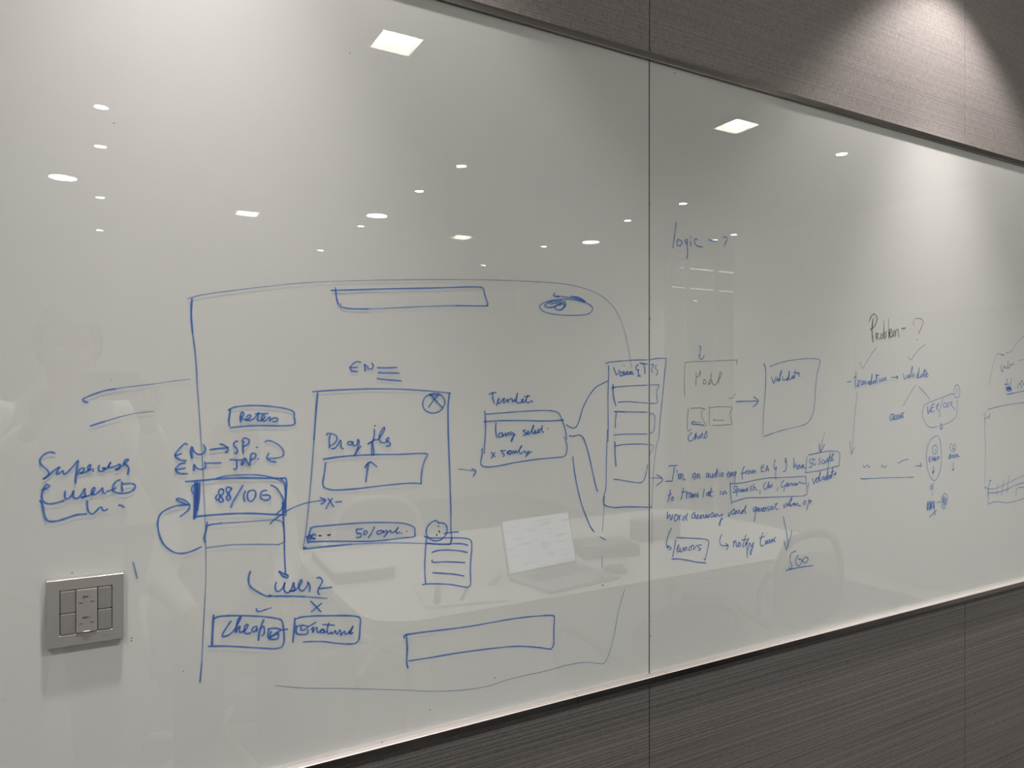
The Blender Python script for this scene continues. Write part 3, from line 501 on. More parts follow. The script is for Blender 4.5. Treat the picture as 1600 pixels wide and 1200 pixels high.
 'k1.8 16224,16510 16286,16629 16386,16704 16486,16677 16524,16593 16461,16450 16361,16368 16261,16318;k2.2 16361,16586 16336,16398 16336,16212 16373,16019;k1.6 16486,16248 16499,16077;k1.8 16486,16233 16574,16220 16511,16163 16612,16096;k1.6 16688,16208 16650,16160 16676,16114 16739,16131 16739,16210 16676,16239;g1.8 16790,16566 16801,16417;k1.6 16801,16417 16795,16133 16880,16183 16880,16294 16803,16212;g1.8 16983,16614 16996,16377;k1.8 16996,16377 17009,16140;k1.6 17009,16235 17100,16301 17074,16364 17022,16283 17061,16157 17126,16207;k1.6 17152,16319 17165,16169 17178,16272 17243,16338 17256,16180 17269,16292 17362,16367 17401,16176'),
('drawn_line', "short black dash after the word 'Problem'",
 'k1.9 17521,16389 17681,16411'),
('handwritten_word', "large grey question mark after 'Problem'",
 'g1.6 18047,16466 18000,16561 18088,16655 18226,16682;k1.3 18226,16682 18364,16659 18442,16580 18364,16462 18226,16284;k2.2 18165,16135 18187,16136'),
('drawn_tick', "left faded blue tick under 'Problem'",
 'm1.5 15856,15521 15954,15384 16015,15416 16187,15619 16361,15777 16524,15893'),
('drawn_tick', 'right faded blue tick under the question mark',
 'm1.6 17775,15698 17856,15629 17924,15625 18061,15749 18253,15884 18532,16023'),
('handwritten_note', "blue handwriting '- translation'",
 'b2 15378,15042 15520,15058;b2.1 15719,15282 15711,15153 15687,15000 15699,14939 15772,14954;b1.9 15627,15152 15711,15176;b2 15796,15092 15808,14931;b2 15772,14954 15832,15077 15881,15084;b2 15954,15077 15893,15031 15905,14977 15978,15008 15978,15077 15978,14985;b2 16015,15077 16027,15000 16076,15085 16101,15000 16212,15077 16175,15046 16236,15015 16212,14985 16274,15078 16224,15015 16286,15000 16336,15256 16299,15078 16311,15000 16411,15093 16361,15047 16398,15016 16448,15078 16461,15023 16524,15250 16511,15109 16536,15031;b1.9 16448,15203 16612,15211;b2 16612,15141 16625,15055 16714,15141 16676,15094 16726,15071 16777,15110 16739,15149;b2 16803,15157 16829,15079 16867,15173 16906,15087;k1.3 16724,15294 16732,15294'),
('drawn_arrow', "short blue arrow between 'translation' and 'validate'",
 'b2 17100,15163 17362,15171;b2 17296,15204 17362,15171 17309,15120'),
('handwritten_word', "blue handwritten word 'validate' under the right tick",
 'b2 17587,15257 17641,15113 17708,15226;b2 17802,15243 17735,15178 17789,15154 17843,15227 17843,15162 17965,15447 17951,15292 17938,15179 18033,15260 18033,15171;b2 18212,15262 18143,15196 18198,15164 18267,15426 18226,15196 18281,15164 18378,15263 18323,15197 18378,15181 18420,15255 18434,15197 18518,15396 18490,15264 18504,15181;b1.8 18420,15329 18588,15339;b2 18504,15181 18574,15248 18631,15265 18602,15297 18560,15231 18602,15182 18673,15224'),
('drawn_line', "two blue branch lines below 'validate'",
 'b1.8 18102,14980 18061,14935;m1.7 18061,14935 17897,14789 17708,14597 17569,14445;b1.8 18226,14943 18476,14786 18716,14619'),
('handwritten_word', "small blue handwriting 'accent' below the left branch line",
 'b2 17178,14252 17074,14239 17035,14160 17074,14096 17152,14158 17178,14252 17152,14110 17256,14235 17204,14172 17230,14108 17335,14233 17283,14171 17309,14114 17414,14248 17362,14185 17401,14128 17467,14230 17454,14135 17521,14229 17521,14149;b2 17574,14276 17561,14164 17614,14179;b1.9 17481,14254 17627,14283'),
('drawn_arrow', 'long faint downward arrow right of the paragraph',
 'f1.2 15772,14809 15699,14428 15639,14048;m1.4 15639,14048 15592,13669 15562,13366;m1.8 15484,13643 15502,13483 15544,13329 15592,13403 15663,13495'),
('drawn_arrow', "short faint downward arrow onto '50 scripts'",
 'f1.4 14577,13885 14492,13711;m1.5 14492,13711 14425,13438;m1.6 14381,13634 14409,13493 14436,13437 14560,13616'),
('drawn_circle', "rounded blue outline around 'WER / CER'",
 'b1.7 19840,14727 19690,14731 19365,14663;b1.4 19365,14663 18930,14575 18617,14504 18462,14424 18406,14309 18434,14144 18532,13994 18645,13908 18815,13870 19073,13887;b1.4 19306,13923 19660,13998 19900,14111 19976,14264 19976,14572;b1.7 19306,14630 19233,14446 19175,14279 19175,14119'),
('handwritten_word', "blue handwriting 'WER CER'",
 'b1.9 18631,14421 18645,14222 18716,14337 18758,14262 18772,14402;b1.9 18930,14475 18829,14468 18801,14335 18844,14268 18930,14300;b1.7 18815,14385 18915,14400;b1.9 19030,14432 19045,14331;b1.9 19030,14423 19102,14498 19117,14447 19030,14382 19117,14305;b1.9 19423,14510 19350,14478 19335,14394 19409,14384 19468,14408;b1.9 19601,14491 19497,14493 19482,14400 19586,14407;b1.7 19488,14442 19571,14449;b1.9 19660,14507 19645,14423;b1.9 19660,14524 19750,14515 19690,14456 19870,14317'),
('drawn_circle', "small circled number at the corner of the 'WER / CER' outline",
 'b1.6 19976,14979 19870,14932 19834,14812 19870,14675 19976,14627 20082,14674 20106,14811 20051,14949 19976,14979;b1.6 19976,14880 19961,14726;b2.2 19233,13975 19189,13892 19219,13808 19306,13855 19248,13941 19291,13889'),
('drawn_circle', 'tall blue oval',
 'b1.5 19066,13647 18840,13597 18691,13486 18604,13316 18579,13101 18616,12867 18691,12689 18790,12552 18902,12490 19016,12509 19117,12619 19206,12776 19249,13023 19231,13288 19193,13496 19117,13645'),
('handwritten_note', "circled 1 above small blue handwriting 'Error' inside the tall oval",
 'b1.6 18953,13410 18865,13363 18845,13277 18890,13194 18965,13176 19053,13223 19066,13310 19028,13385 18953,13410;b1.5 18978,13300 18978,13227;b2 18765,13120 18691,13095 18678,13038 18715,12985 18790,13010;b1.8 18691,13052 18765,13062;b2 18827,13117 18840,13029 18865,13086 18902,12997 18940,13126 18940,13010 19003,13094 18978,13008 19053,13033 19079,13120 19079,13032 19117,13103 19167,13042;b1.9 18890,12852 18877,12663;b2 18827,12739 18865,12671 18928,12748'),
('handwritten_note', "circled 2 above small blue handwriting 'Error' and a down arrow",
 'b1.5 19735,13422 19656,13374 19656,13270 19735,13207 19840,13209 19919,13273 19905,13363 19840,13414;b1.8 19761,13354 19813,13352 19800,13308 19761,13265 19866,13268;b2.1 19630,13137 19578,13051 19630,13018 19669,13150 19695,13030 19761,13116 19787,13025 19840,13127 19866,13021 19932,13138 19958,13032 19998,13120 20025,13058 20118,13061;b1.8 19792,12921 19782,12712;b1.9 19735,12738 19787,12697 19861,12753'),
('handwritten_note', 'small blue percent sign under the tall oval',
 'b1.9 18815,12376 18740,12338 18778,12270 18840,12316 18815,12376;b1.8 18902,12414 18840,12258;b1.3 18912,12253 18920,12253;m1.5 18827,12245 18840,12098'),
('handwritten_word', "dense blue scribbled word 'key' with a circled scribble",
 'b2.1 18617,11958 18617,11727 18687,11952 18645,11856 18730,11733 18730,11982 18758,11764 18787,11944 18801,11744 18844,11973 18901,11752 18930,11966 18930,11733 18973,11587;b2 18701,11554 19016,11700;b1.8 19045,11899 19189,11920;b1.6 19394,12115 19277,12040 19248,11891 19291,11752 19379,11711 19482,11821 19542,11952 19482,12075 19394,12115;b2.2 19335,12052 19306,11869 19394,12031 19365,11797 19482,11990 19423,11826'),
('drawn_arrow', 'small blue arrow pointing at the tall oval',
 'b1.9 18093,12904 18226,12911 18359,12911;b2 18286,12986 18359,12918 18298,12871'),
('drawn_line', 'three blue wavy dashes above a long blue underline',
 'b1.9 17352,13029 17444,13038 17607,13086 17795,13098;b1.9 15978,13046 16015,12998 16076,13010 16150,13045 16187,12996 16249,12993;b1.9 16676,12961 16739,12996 16790,12954 16829,12944 16906,12987;b2.2 15881,12742 15966,12721 16261,12710;b1.6 16261,12710 16765,12692 17283,12668 17816,12640;b2 17816,12640 18019,12632'),
('handwritten_note', 'blue handwritten line "I\'m an audio eng from EA & I have"',
 'b2 9844,13367 9935,13375 10070,13371;b2 10003,13352 9977,13213 9944,13094;b2.3 9769,13071 9944,13066;b1.9 10062,13278 10079,13226;b2 10096,13193 10121,13088 10113,13166 10155,13202 10172,13092 10181,13175 10223,13185 10241,13081 10292,13071;b2 10561,13190 10491,13168 10500,13103 10552,13113 10561,13177 10552,13054;b2 10605,13161 10622,13075 10622,13134 10666,13171 10693,13071;b2 10915,13169 10861,13146 10870,13086 10915,13090 10924,13155 10942,13068;b2 10969,13152 10987,13078 11032,13082 11041,13154 11050,13061;b2 11141,13155 11086,13119 11114,13070 11177,13246 11159,13068;b2 11232,13156 11232,13070;b1.6 11241,13192 11247,13186;b2 11305,13152 11278,13100 11315,13071 11351,13115 11315,13151;b2 11462,13095 11518,13125 11500,13160 11462,13109 11481,13047 11537,13064 11556,13137 11565,13055 11602,13147 11631,13058;b2 11715,13147 11659,13130 11659,13076 11715,13107 11715,13147 11687,13014 11674,12920;b2 11963,13241 11905,13149 11905,12973;b1.8 11858,13098 11982,13111;b2 12001,13144 12020,13074;b2 12011,13123 12059,13154;b2 12098,13145 12078,13098 12117,13082 12146,13121 12107,13151;b2 12185,13147 12185,13078 12234,13151 12243,13081 12282,13148 12312,13084;b2 12559,13243 12489,13219 12479,13143 12509,13100 12559,13118;b1.8 12479,13178 12559,13194;b2 12619,13086 12649,13196 12669,13216 12709,13095;b1.8 12619,13135 12699,13144;b1.9 12942,13327 12901,13315 12881,13176 12922,13131 12952,13186 12932,13032 12932,12899;b1.7 12891,13133 12952,13137;b2 13282,13253 13230,13298 13261,13353 13282,13224 13272,13111 13220,13064 13168,13075;b2 13524,13347 13524,13125 13555,13181 13598,13207 13619,13091;b2 13683,13174 13640,13147 13651,13089 13704,13115 13694,13173 13726,13157 13758,13097 13790,13168 13812,13138 13855,13164 13822,13180 13812,13123 13855,13106 13909,13110'),
('drawn_box', 'blue box at the end of the first paragraph line',
 'b1.6 13963,13347 13941,13188 13924,13001;b2 14017,13390 14381,13421;b1.6 14381,13421 14718,13443 14947,13435 15062,13412 15113,13349 15104,13200 15097,13088;b1.8 15097,13088 14832,13058 14381,13010 13898,12991'),
('handwritten_word', "blue handwriting '50 scripts' in its box",
 'b2 14159,13300 14050,13270 14061,13211 14127,13185 14116,13120 14028,13104;b2 14248,13259 14203,13291 14159,13220 14215,13144 14248,13179;b2 14436,13301 14381,13267 14425,13191 14358,13151;b2 14526,13260 14470,13218 14515,13164 14571,13183 14560,13243 14605,13174 14650,13253 14673,13282 14684,13192 14752,13292;b2 14763,13411 14718,13220 14695,13073 14673,12897;b2 14729,13294 14798,13305 14775,13217 14832,13229;b2 14866,13406 14832,13229 14901,13240;b1.8 14809,13342 14924,13359;m1.6 14381,13620 14421,13441 14571,13597'),
('handwritten_note', "blue handwritten line 'to translate in' before a boxed list",
 'b2 9894,12893 9877,12786 9835,12669;b1.8 9827,12784 9919,12809;b2 9952,12755 9919,12707 9952,12679 9977,12715 9952,12755;b2 10241,12907 10215,12786 10172,12680;b1.8 10189,12827 10344,12828;b2 10327,12804 10327,12688;b2 10327,12778 10378,12800 10430,12796;b2 10448,12782 10396,12747 10413,12700 10456,12716 10465,12774 10474,12696 10500,12772 10509,12699 10552,12774 10570,12701 10640,12781 10605,12744 10649,12721 10614,12685;b2 10808,12847 10772,12679;b2 10915,12773 10870,12744 10888,12703 10933,12719 10924,12773 10951,12705 11014,12859 10978,12756 10987,12689 11032,12679;b1.8 10942,12771 11059,12776;k1.5 11074,12695 11081,12695;b2 11269,12774 11250,12695;b1.5 11315,12837 11320,12834;b2 11324,12757 11333,12689 11398,12765 11416,12703 11453,12720'),
('drawn_box', 'blue box in the second paragraph line',
 'b1.9 11528,12923 11556,12901 11556,12713 11593,12481;b1.8 11556,12901 11810,12897 12059,12908 12292,12931;b1.8 11584,12509 12001,12564 12292,12555;b1.7 12292,12931 12689,12950 13096,12935 13619,12919 13909,12908 13930,12798 13952,12680 13963,12534 13941,12492 13790,12475 13303,12498 12689,12531 12292,12552'),
('handwritten_note', "blue handwriting 'Spanish, Chi, German' in its box",
 'b2 11734,12835 11668,12839 11659,12786 11715,12755 11696,12716 11621,12721;b2 11753,12834 11734,12727 11734,12632;b2 11763,12765 11810,12775 11800,12722 11753,12712;b2 11886,12770 11838,12733 11896,12715 11905,12762 11915,12707 11943,12766 11953,12711 12001,12762 12020,12706 12059,12785 12059,12710;k1.3 12040,12827 12045,12827;b2 12195,12816 12136,12779 12185,12742 12136,12704;b2 12253,12854 12234,12704 12243,12758 12302,12775 12312,12726 12361,12715;b1.8 12440,12703 12440,12620;b2 12619,12864 12559,12805 12569,12721 12639,12723 12719,12864 12689,12726 12749,12792 12759,12735 12810,12809 12820,12738;k1.3 12810,12851 12816,12850;b1.8 13024,12724 12973,12650;b2 13199,12867 13127,12808 13116,12724 13199,12733 13241,12758;b1.8 13230,12745 13189,12620;b2 13261,12757 13324,12781 13282,12798 13261,12750 13324,12724 13355,12793 13366,12728 13418,12789 13450,12787 13460,12729 13502,12783 13524,12724 13566,12786 13587,12727 13619,12782 13598,12734 13662,12758 13683,12785 13726,12797 13790,12756 13909,12756'),
('handwritten_word', "blue handwriting ', validate' after the boxed list",
 'b1.8 14017,12763 13995,12626;b2.1 14149,12849 14192,12714 14259,12820 14336,12859 14270,12804 14303,12744 14358,12784 14358,12843;b2.1 14358,12799 14425,12993 14392,12840 14414,12766 14526,12876 14526,12788 14627,12885 14582,12813 14627,12781 14695,12969 14661,12794 14752,12892 14695,12836 14752,12803 14786,12889 14798,12814 14866,13056 14832,12857;b1.8 14798,12948 14924,12971;b2 14901,12882 14947,12924 14901,12867 14981,12937 14958,12879'),
('handwritten_note', "blue handwritten line 'word accuracy and generate volume o/p.'",
 'b2.2 9819,12467 9819,12334 9877,12405 9910,12287 9952,12398;b2 10036,12390 9986,12331 10020,12258 10079,12297 10087,12367 10020,12392;b2 10121,12370 10138,12266 10130,12331 10172,12365;b2 10275,12343 10215,12297 10241,12256 10292,12303 10352,12388 10318,12327 10335,12241;b2.1 10543,12391 10474,12352 10465,12287 10517,12283 10552,12358 10570,12258 10649,12342 10605,12301 10622,12253 10737,12328 10693,12286 10710,12245 10781,12324 10790,12251 10835,12267 10853,12324 10861,12245 10906,12313 10915,12246 10960,12315;b2 11050,12347 10987,12306 10996,12252 11059,12273 11059,12333 11077,12258 11141,12312 11104,12276 11132,12247 11177,12302 11214,12246 11324,12289 11278,12187 11250,12056 11223,12099 11287,12172 11351,12193;b2 11490,12295 11509,12219 11565,12322;b2.1 11668,12367 11593,12319 11602,12258 11668,12279 11678,12353 11687,12244 11734,12334 11753,12251 11810,12334 11838,12251 11943,12323 11877,12281 11905,12251 12020,12419 11982,12313 12011,12235;b2.1 12331,12352 12253,12331 12243,12263 12312,12285 12322,12339 12292,12176 12263,12041;b2 12331,12283 12400,12305 12371,12335 12351,12288 12390,12250 12420,12317 12440,12246 12489,12318 12509,12240 12529,12273 12579,12303 12549,12320 12529,12252 12589,12240 12619,12328 12629,12243;b2 12709,12334 12669,12296 12719,12257 12689,12224;b2 12810,12333 12749,12303 12769,12252 12820,12269 12820,12332 12840,12260 12911,12317;b2 12983,12389 12932,12316 12952,12244 13014,12252;b1.8 12891,12361 12993,12367;b1.6 13026,12249 13036,12248;b2.1 13189,12337 13209,12257 13261,12345 13313,12341 13282,12294 13345,12310 13429,12388 13460,12472 13429,12431 13366,12351 13387,12278 13408,12319 13439,12273 13481,12327 13513,12303 13555,12335 13513,12332 13534,12280 13577,12319 13598,12275 13640,12328 13672,12276 13747,12255;b2 13898,12358 13844,12326 13855,12282 13909,12292 13920,12342 13898,12358;b2 14039,12383 13995,12271 13952,12136;b2 14050,12353 14050,12273;b2 14050,12353 14116,12341 14061,12309;k1.5 14144,12270 14153,12269'),
('drawn_arrow', "hooked blue arrow before 'errors'",
 'b2 9927,12126 9852,12013 9802,11891 9794,11816 9819,11743;b2 9827,11799 9835,11741;b2 9844,11785 9919,11726 9860,11700'),
('drawn_box', "blue box around 'errors'",
 'b2.1 10036,11892 10003,11742 9952,11556;b2.1 10053,11928 10361,11886 10710,11836 10870,11803 10933,11750 10915,11654 10835,11400 10799,11417;b2.2 9927,11514 10104,11497 10361,11437 10622,11366 10853,11325'),
('handwritten_word', "blue handwritten word 'errors'",
 'b2.1 10062,11684 10121,11741 10104,11775 10070,11721 10079,11637 10138,11663 10155,11712 10155,11635 10206,11642 10241,11715 10258,11636 10309,11721 10327,11641;b2.1 10430,11714 10378,11674 10404,11632 10456,11652 10448,11705 10509,11725 10526,11632 10587,11716;b2.1 10728,11707 10622,11706 10658,11656 10710,11624 10640,11599'),
('drawn_arrow', "hooked blue arrow before 'notify time'",
 'b2 11305,11864 11250,11776 11259,11669 11324,11628 11472,11612;b2 11416,11665 11490,11603 11444,11528'),
('handwritten_note', "blue handwriting 'notify time'",
 'b2.1 11649,11694 11640,11573;b2.1 11649,11640 11706,11688 11734,11556 11810,11649 11772,11599 11810,11554 11858,11590 11810,11649;b2.1 12011,11778 11953,11648 11915,11543 11963,11544;b1.8 11877,11683 12040,11679;b2.1 12001,11615 12001,11561 12098,11714 12040,11584 12040,11447 12059,11294;b2.1 12078,11443 12117,11603 12175,11514 12243,11603 12195,11443 12156,11338 12136,11409 12234,11508;b2.1 12529,11780 12470,11648 12450,11539 12509,11484 12549,11514;b1.8 12420,11667 12599,11697;b2.1 12609,11591 12609,11508 12669,11599 12679,11514 12739,11605 12749,11520 12810,11612 12820,11527 12830,11568 12881,11604;b2.1 12922,11642 12871,11577 12891,11540 12932,11557;k1.4 12651,11757 12657,11756'),
('drawn_arrow', 'blue arrow pointing down to the number 500',
 'b1.9 13174,12062 13261,11805;b1.7 13261,11805 13313,11516 13324,11415 13282,11320;b1.9 13446,11737 13439,11645 13366,11468 13313,11359;b1.9 13199,11528 13241,11439 13282,11313'),
('handwritten_word', 'underlined blue number 500',
 'b2.1 13587,11257 13450,11230 13397,11151 13408,11035 13460,10943 13429,10876 13355,10906;b2.1 13672,11147 13587,11085 13598,10969 13683,10916 13779,10976 13769,11049 13662,11069;b2 13909,11090 13822,11028 13855,10967 13941,10963 14002,11036 13920,11089;b2.2 13251,10863 13513,10872 13833,10875 14170,10862'),
('drawn_line', 'thin outline bending over the notes at the right edge of the photo',
 'm1.2 21549,14953 21620,15214 21745,15525 21871,15779 21943,15839 22143,15863;k1.6 22143,15828 22345,15824;g1.4 22437,15879 22735,15945 22924,16118;m1.1 22924,16118 23191,16306 23415,16384 23657,16442'),
('handwritten_note', "blue handwriting 'tbl .csv' at the right edge of the photo",
 'b2 22179,15530 22161,15413 22253,15345 22289,15453 22363,15513 22437,15435 22511,15475;b2 22548,15664 22530,15476 22623,15467 22660,15576 22735,15538 22848,15599;m1.3 23038,15671 23415,15718;b2.1 22493,15149 22455,14962 22474,14804;b2 22363,14992 22586,15001;b2.1 22735,15160 22679,14962 22717,14803;b2.4 22437,14863 22735,14862 22474,14903 22698,14823 22511,14804 22660,14922 22530,14922;k1.4 22311,14864 22322,14864;k1.4 22917,14902 22935,14902;b2 23191,15001 23114,15001 23057,14921 23114,14871;b2 23326,15082 23230,15062 23210,14981 23287,14941 23230,14871;b2 23326,15102 23365,14981 23442,15042;b2.2 22474,14696 22886,14742;b1.7 22886,14742 23415,14800 23657,14829'),
('drawn_box', 'blue chart sketch in a box at the right edge of the photo',
 'b2 21478,14294 22143,14375;b1.5 22143,14375 22886,14433 23415,14457 23735,14473;m1.3 21224,14209 21248,14142;b1.9 21345,14233 21316,13848;m1.5 21316,13848 21355,13315 21355,12782;f1.4 21355,12782 21345,12251;b1.6 21307,14034 21551,14095 21576,14175 21551,14029;m1.7 21331,12145 21600,12073 21998,12085 22507,12172 22976,12265 23418,12334 23617,12364;b1.8 21526,11971 21948,11953 22456,11998 22871,12078 23418,12138 23617,12153;b1.8 21625,12326 21526,12158 21453,11883;b1.7 21517,12079 21502,11666;m1.6 21973,12195 21948,11872;b1.6 22302,12268 22200,11853;b1.6 22585,12386 22533,12116 22497,11899;b1.5 21502,11652 21749,11699 22099,11679 22456,11621 22871,11628 23418,11677 23617,11690;b1.7 22976,11767 23002,11945 23134,12005 23418,11985 23563,11946;b2 21331,12159 21380,12102;b1.8 21551,12317 21650,12311'),
('ink_speck', 'tiny dark specks of dried marker on the glass',
 's1 179,18462 185,18463;s1 3377,20112 3387,20115;s1.2 9986,21206 10020,21213;s1.3 13261,21297 13274,21278;s1 388,11591 396,11590;s1 388,11557 396,11556;s1 1024,11020 1032,11019;s1.1 4718,9669 4730,9666;s1.3 3898,9335 3909,9332;s1 5926,9962 5929,9939;s1.3 8214,11233 8237,11218;s1 8207,11378 8211,11365;s1.2 -295,12555 -288,12554;s0.8 155,15059 159,15059;s0.8 -1028,11060 -1025,11059;s0.8 7502,13820 7509,13819'),
('ink_speck', 'thin faint blue smear above the right corner of the light switch',
 'm1.6 411,12602 434,12504 464,12380'),
]
for nm, lb, data in INKDATA:
    bm = B(); used = []
    for k, s_ in enumerate(data.split(';')):
        tk = s_.split(' '); key = tk[0][0]; w_ = float(tk[0][1:])*.001*WS
        pts = [tuple(int(v)/10000 for v in t.split(',')) for t in tk[1:]]
        if pts[0][0] > .93: w_ *= .84      # the writing on the right panel was done with a finer tip
        if key == 'g': w_ *= .8
        if key not in used: used.append(key)
        ribbon(bm, pts, w_, -.00012-k*.000004, used.index(key))
    me = bpy.data.meshes.new(nm)
    for f in bm.faces:
        f.normal_update()
        if f.normal.y > 0: f.normal_flip()
    bm.to_mesh(me); bm.free()
    for key in used: me.materials.append(INK[key])
    link(nm, me, None, board, label=lb, kind='stuff' if lb.startswith('tiny') else None)

# ---------------- the light switch ----------------
SZ = .0865
sw = empty('light_switch', (-.0135, -.0001, CAM_Z-.2935), label='brushed champagne grey light switch with four buttons at the lower left of the glass board', cat='light switch')
h2 = SZ/2
def u(fx): return -h2+fx*SZ
def v_(fz): return h2-fz*SZ
bm = B(); 
ix0, ix1, iz0, iz1 = u(.165), u(.845), v_(.825), v_(.165)
oo = [(-h2, -h2), (h2, -h2), (h2, h2), (-h2, h2)]; ii = [(ix0, iz0), (ix1, iz0), (ix1, iz1), (ix0, iz1)]
def lp(pts, y): return [bm.verts.new((x, y, z)) for x, z in pts]
o0, o1, i1, i0 = lp(oo, 0), lp(oo, -.0095), lp(ii, -.0095), lp(ii, -.0045)
for A_, B_ in ((o0, o1), (o1, i1), (i1, i0)):
    for k in range(4): bm.faces.new((A_[k], A_[(k+1) % 4], B_[(k+1) % 4], B_[k]))
fr_o = obj('frame_plate', bm, plate_m, sw)
bv = fr_o.modifiers.new('bevel', 'BEVEL'); bv.width = .0009; bv.segments = 3; bv.limit_method = 'ANGLE'
bm = B(); box(bm, ix0+.0002, ix1-.0002, -.0046, -.0002, iz0+.0002, iz1-.0002); obj('recess_back', bm, dark_m, sw)
g = .0006; mid = v_(.505); sx0, sx1 = u(.372), u(.648)
def button(x0, x1, z0, z1):
    bm = B(); r = bmesh.ops.create_cube(bm, size=1)
    for v in r['verts']:
        top = v.co.z > 0; front = v.co.y < 0
        v.co = Vector((x0 if v.co.x < 0 else x1, (-.0096 if not top else -.0112) if front else -.0052, z1 if top else z0))
    bmesh.ops.bevel(bm, geom=list(bm.edges), offset=.0009, segments=2, affect='EDGES')
    obj('switch_button', bm, btn_m, sw)
button(ix0+g, sx0-g, mid+g/2, iz1-g); button(ix0+g, sx0-g, iz0+g, mid-g/2)
button(sx1+g, ix1-g, mid+g/2, iz1-g); button(sx1+g, ix1-g, iz0+g, mid-g/2)
bm = B(); box(bm, sx0, sx1, -.0105, -.0052, iz0+g, iz1-g, .0010, 2); lw = obj('label_window', bm, clear_m, sw, label='glossy label strip printed with ON and OFF markings')
def text(s, fx, fz, size):
    cu = bpy.data.curves.new('t', 'FONT'); cu.body = s; cu.size = size; cu.align_x = 'CENTER'; cu.align_y = 'CENTER'; cu.extrude = .00004; cu.offset = size*.02
    o = bpy.data.objects.new('t', cu); col.objects.link(o); bpy.context.view_layer.update()
    me = bpy.data.meshes.new_from_object(o.evaluated_get(bpy.context.evaluated_depsgraph_get()))
    bpy.data.objects.remove(o); me.materials.clear()
    link('printed_label', me, print_m, lw, loc=(u(fx), -.01058, v_(fz)), rot=(PI/2, 0, 0), label="printed text '%s'" % s)
for s, fx, fz, z in (('\u7167\u660e 1', .507, .29, .0030), ('ON', .437, .375, .0026), ('OFF', .582, .37, .0026), ('\u7167\u660e 2', .505, .60, .0030), ('ON', .435, .685, .0026), ('OFF', .580, .68, .0026)):
    text(s, fx, fz, z)
bm = B(); box(bm, u(.465), u(.555), -.0114, -.0098, v_(.812), v_(.798), .0005, 2); obj('glint_tab', bm, mat('glint_tab', (.75, .75, .73), .12), sw, label='small pale tab standing in for a glint at the bottom of the label strip')  # added pale tab takes the place of a reflection on the cover lip
bm = B()
for k in range(9): box(bm, u(.69)+k*.0012, u(.69)+k*.0012+.0008, -.00962, -.0094, v_(.915), v_(.903))
obj('maker_mark', bm, mat('mark_print', (.20, .19, .18), .6), sw, label='tiny illegible printed mark on the frame')

# ---------------- the white table and what stands on it ----------------
tx0, tx1, ty0, ty1, TZ = .74, 3.07, -2.25, -1.05, .75
def rrect(x0, x1, y0, y1, r, n=8):
    p = []
    for cx, cy, a0 in ((x1-r, y1-r, 0), (x0+r, y1-r, PI/2), (x0+r, y0+r, PI), (x1-r, y0+r, 1.5*PI)):
        for k in range(n+1): a = a0+PI/2*k/n; p.append((cx+r*math.cos(a), cy+r*math.sin(a)))
    return p
tb = empty('conference_table', ((tx0+tx1)/2, (ty0+ty1)/2, 0), label='long white conference table with rounded corners facing the glass board', cat='table')
lam = mat('white_laminate', (.85, .84, .81), .4)
cx_, cy_ = tb.location.x, tb.location.y
bm = B(); slab(bm, rrect(tx0-cx_, tx1-cx_, ty0-cy_, ty1-cy_, .16), TZ-.03, TZ); obj('tabletop', bm, lam, tb)
legm = mat('white_steel', (.7, .7, .68), .4)
for sx in (-1, 1):
    for sy in (-1, 1):
        bm = B(); x, y = sx*.95, sy*.42; box(bm, x-.03, x+.03, y-.03, y+.03, 0, TZ-.0305, .004); obj('leg', bm, legm, tb)
bm = B(); box(bm, -.918, .918, -.02, .02, TZ-.10, TZ-.0305); obj('crossbar', bm, legm, tb)

alum = mat('laptop_aluminium', (.32, .32, .33), .35, .7); keym = mat('black_keys', (.03, .03, .03), .5)
def laptop(loc, rz, W, D, label, tilt, scr, group=None):
    t = empty('laptop', loc, rz, label=label, cat='laptop')
    bm = B(); box(bm, -W/2, W/2, 0, D, 0, .014, .003); obj('keyboard_deck', bm, alum, t)      # front edge towards +y
    bm = B()
    for r in range(5):
        for c in range(13): x = -W*.42+c*W*.065; y = .025+r*.021; box(bm, x, x+W*.055, y, y+.017, .0142, .0155)
    o = obj('keyboard', bm, keym, t, kind='stuff')
    bm = B(); box(bm, -.065, .065, D-.105, D-.012, .0142, .0146); obj('trackpad', bm, alum, t)
    lid = empty('screen_lid', (0, 0, .012)); lid.parent = t; lid.rotation_euler = (tilt, 0, 0)
    bm = B(); box(bm, -W/2, W/2, -.006, 0, 0, D*.86, .002); obj('lid_shell', bm, alum, lid)
    bm = B(); box(bm, -W/2+.006, W/2-.006, .0002, .0008, .012, D*.86-.006); obj('display', bm, scr, lid)
    return t
scr = bpy.data.materials.new('lit_screen'); scr.use_nodes = True; N = scr.node_tree.nodes; L = scr.node_tree.links; b = N['Principled BSDF']
b.inputs['Roughness'].default_value = .15; b.inputs['Base Color'].default_value = (.02, .02, .02, 1)
tc = N.new('ShaderNodeTexCoord'); mp = N.new('ShaderNodeMapping'); mp.inputs['Scale'].default_value = (14, 1, 75)
nz = N.new('ShaderNodeTexNoise'); nz.inputs['Scale'].default_value = 1; nz.inputs['Detail'].default_value = 2
cr = N.new('ShaderNodeValToRGB'); cr.color_ramp.elements[0].position = .36; cr.color_ramp.elements[0].color = (.45, .47, .55, 1); cr.color_ramp.elements[1].position = .46; cr.color_ramp.elements[1].color = (.86, .88, 1, 1)
L.new(tc.outputs['Object'], mp.inputs[0]); L.new(mp.outputs[0], nz.inputs[0]); L.new(nz.outputs[0], cr.inputs[0]); L.new(cr.outputs[0], b.inputs['Emission Color']); b.inputs['Emission Strength'].default_value = P['scr']
laptop((1.54, -1.345, TZ), math.radians(-8), .355, .25, 'open grey laptop with a lit white page, facing the glass board', math.radians(-70+90-6), scr)
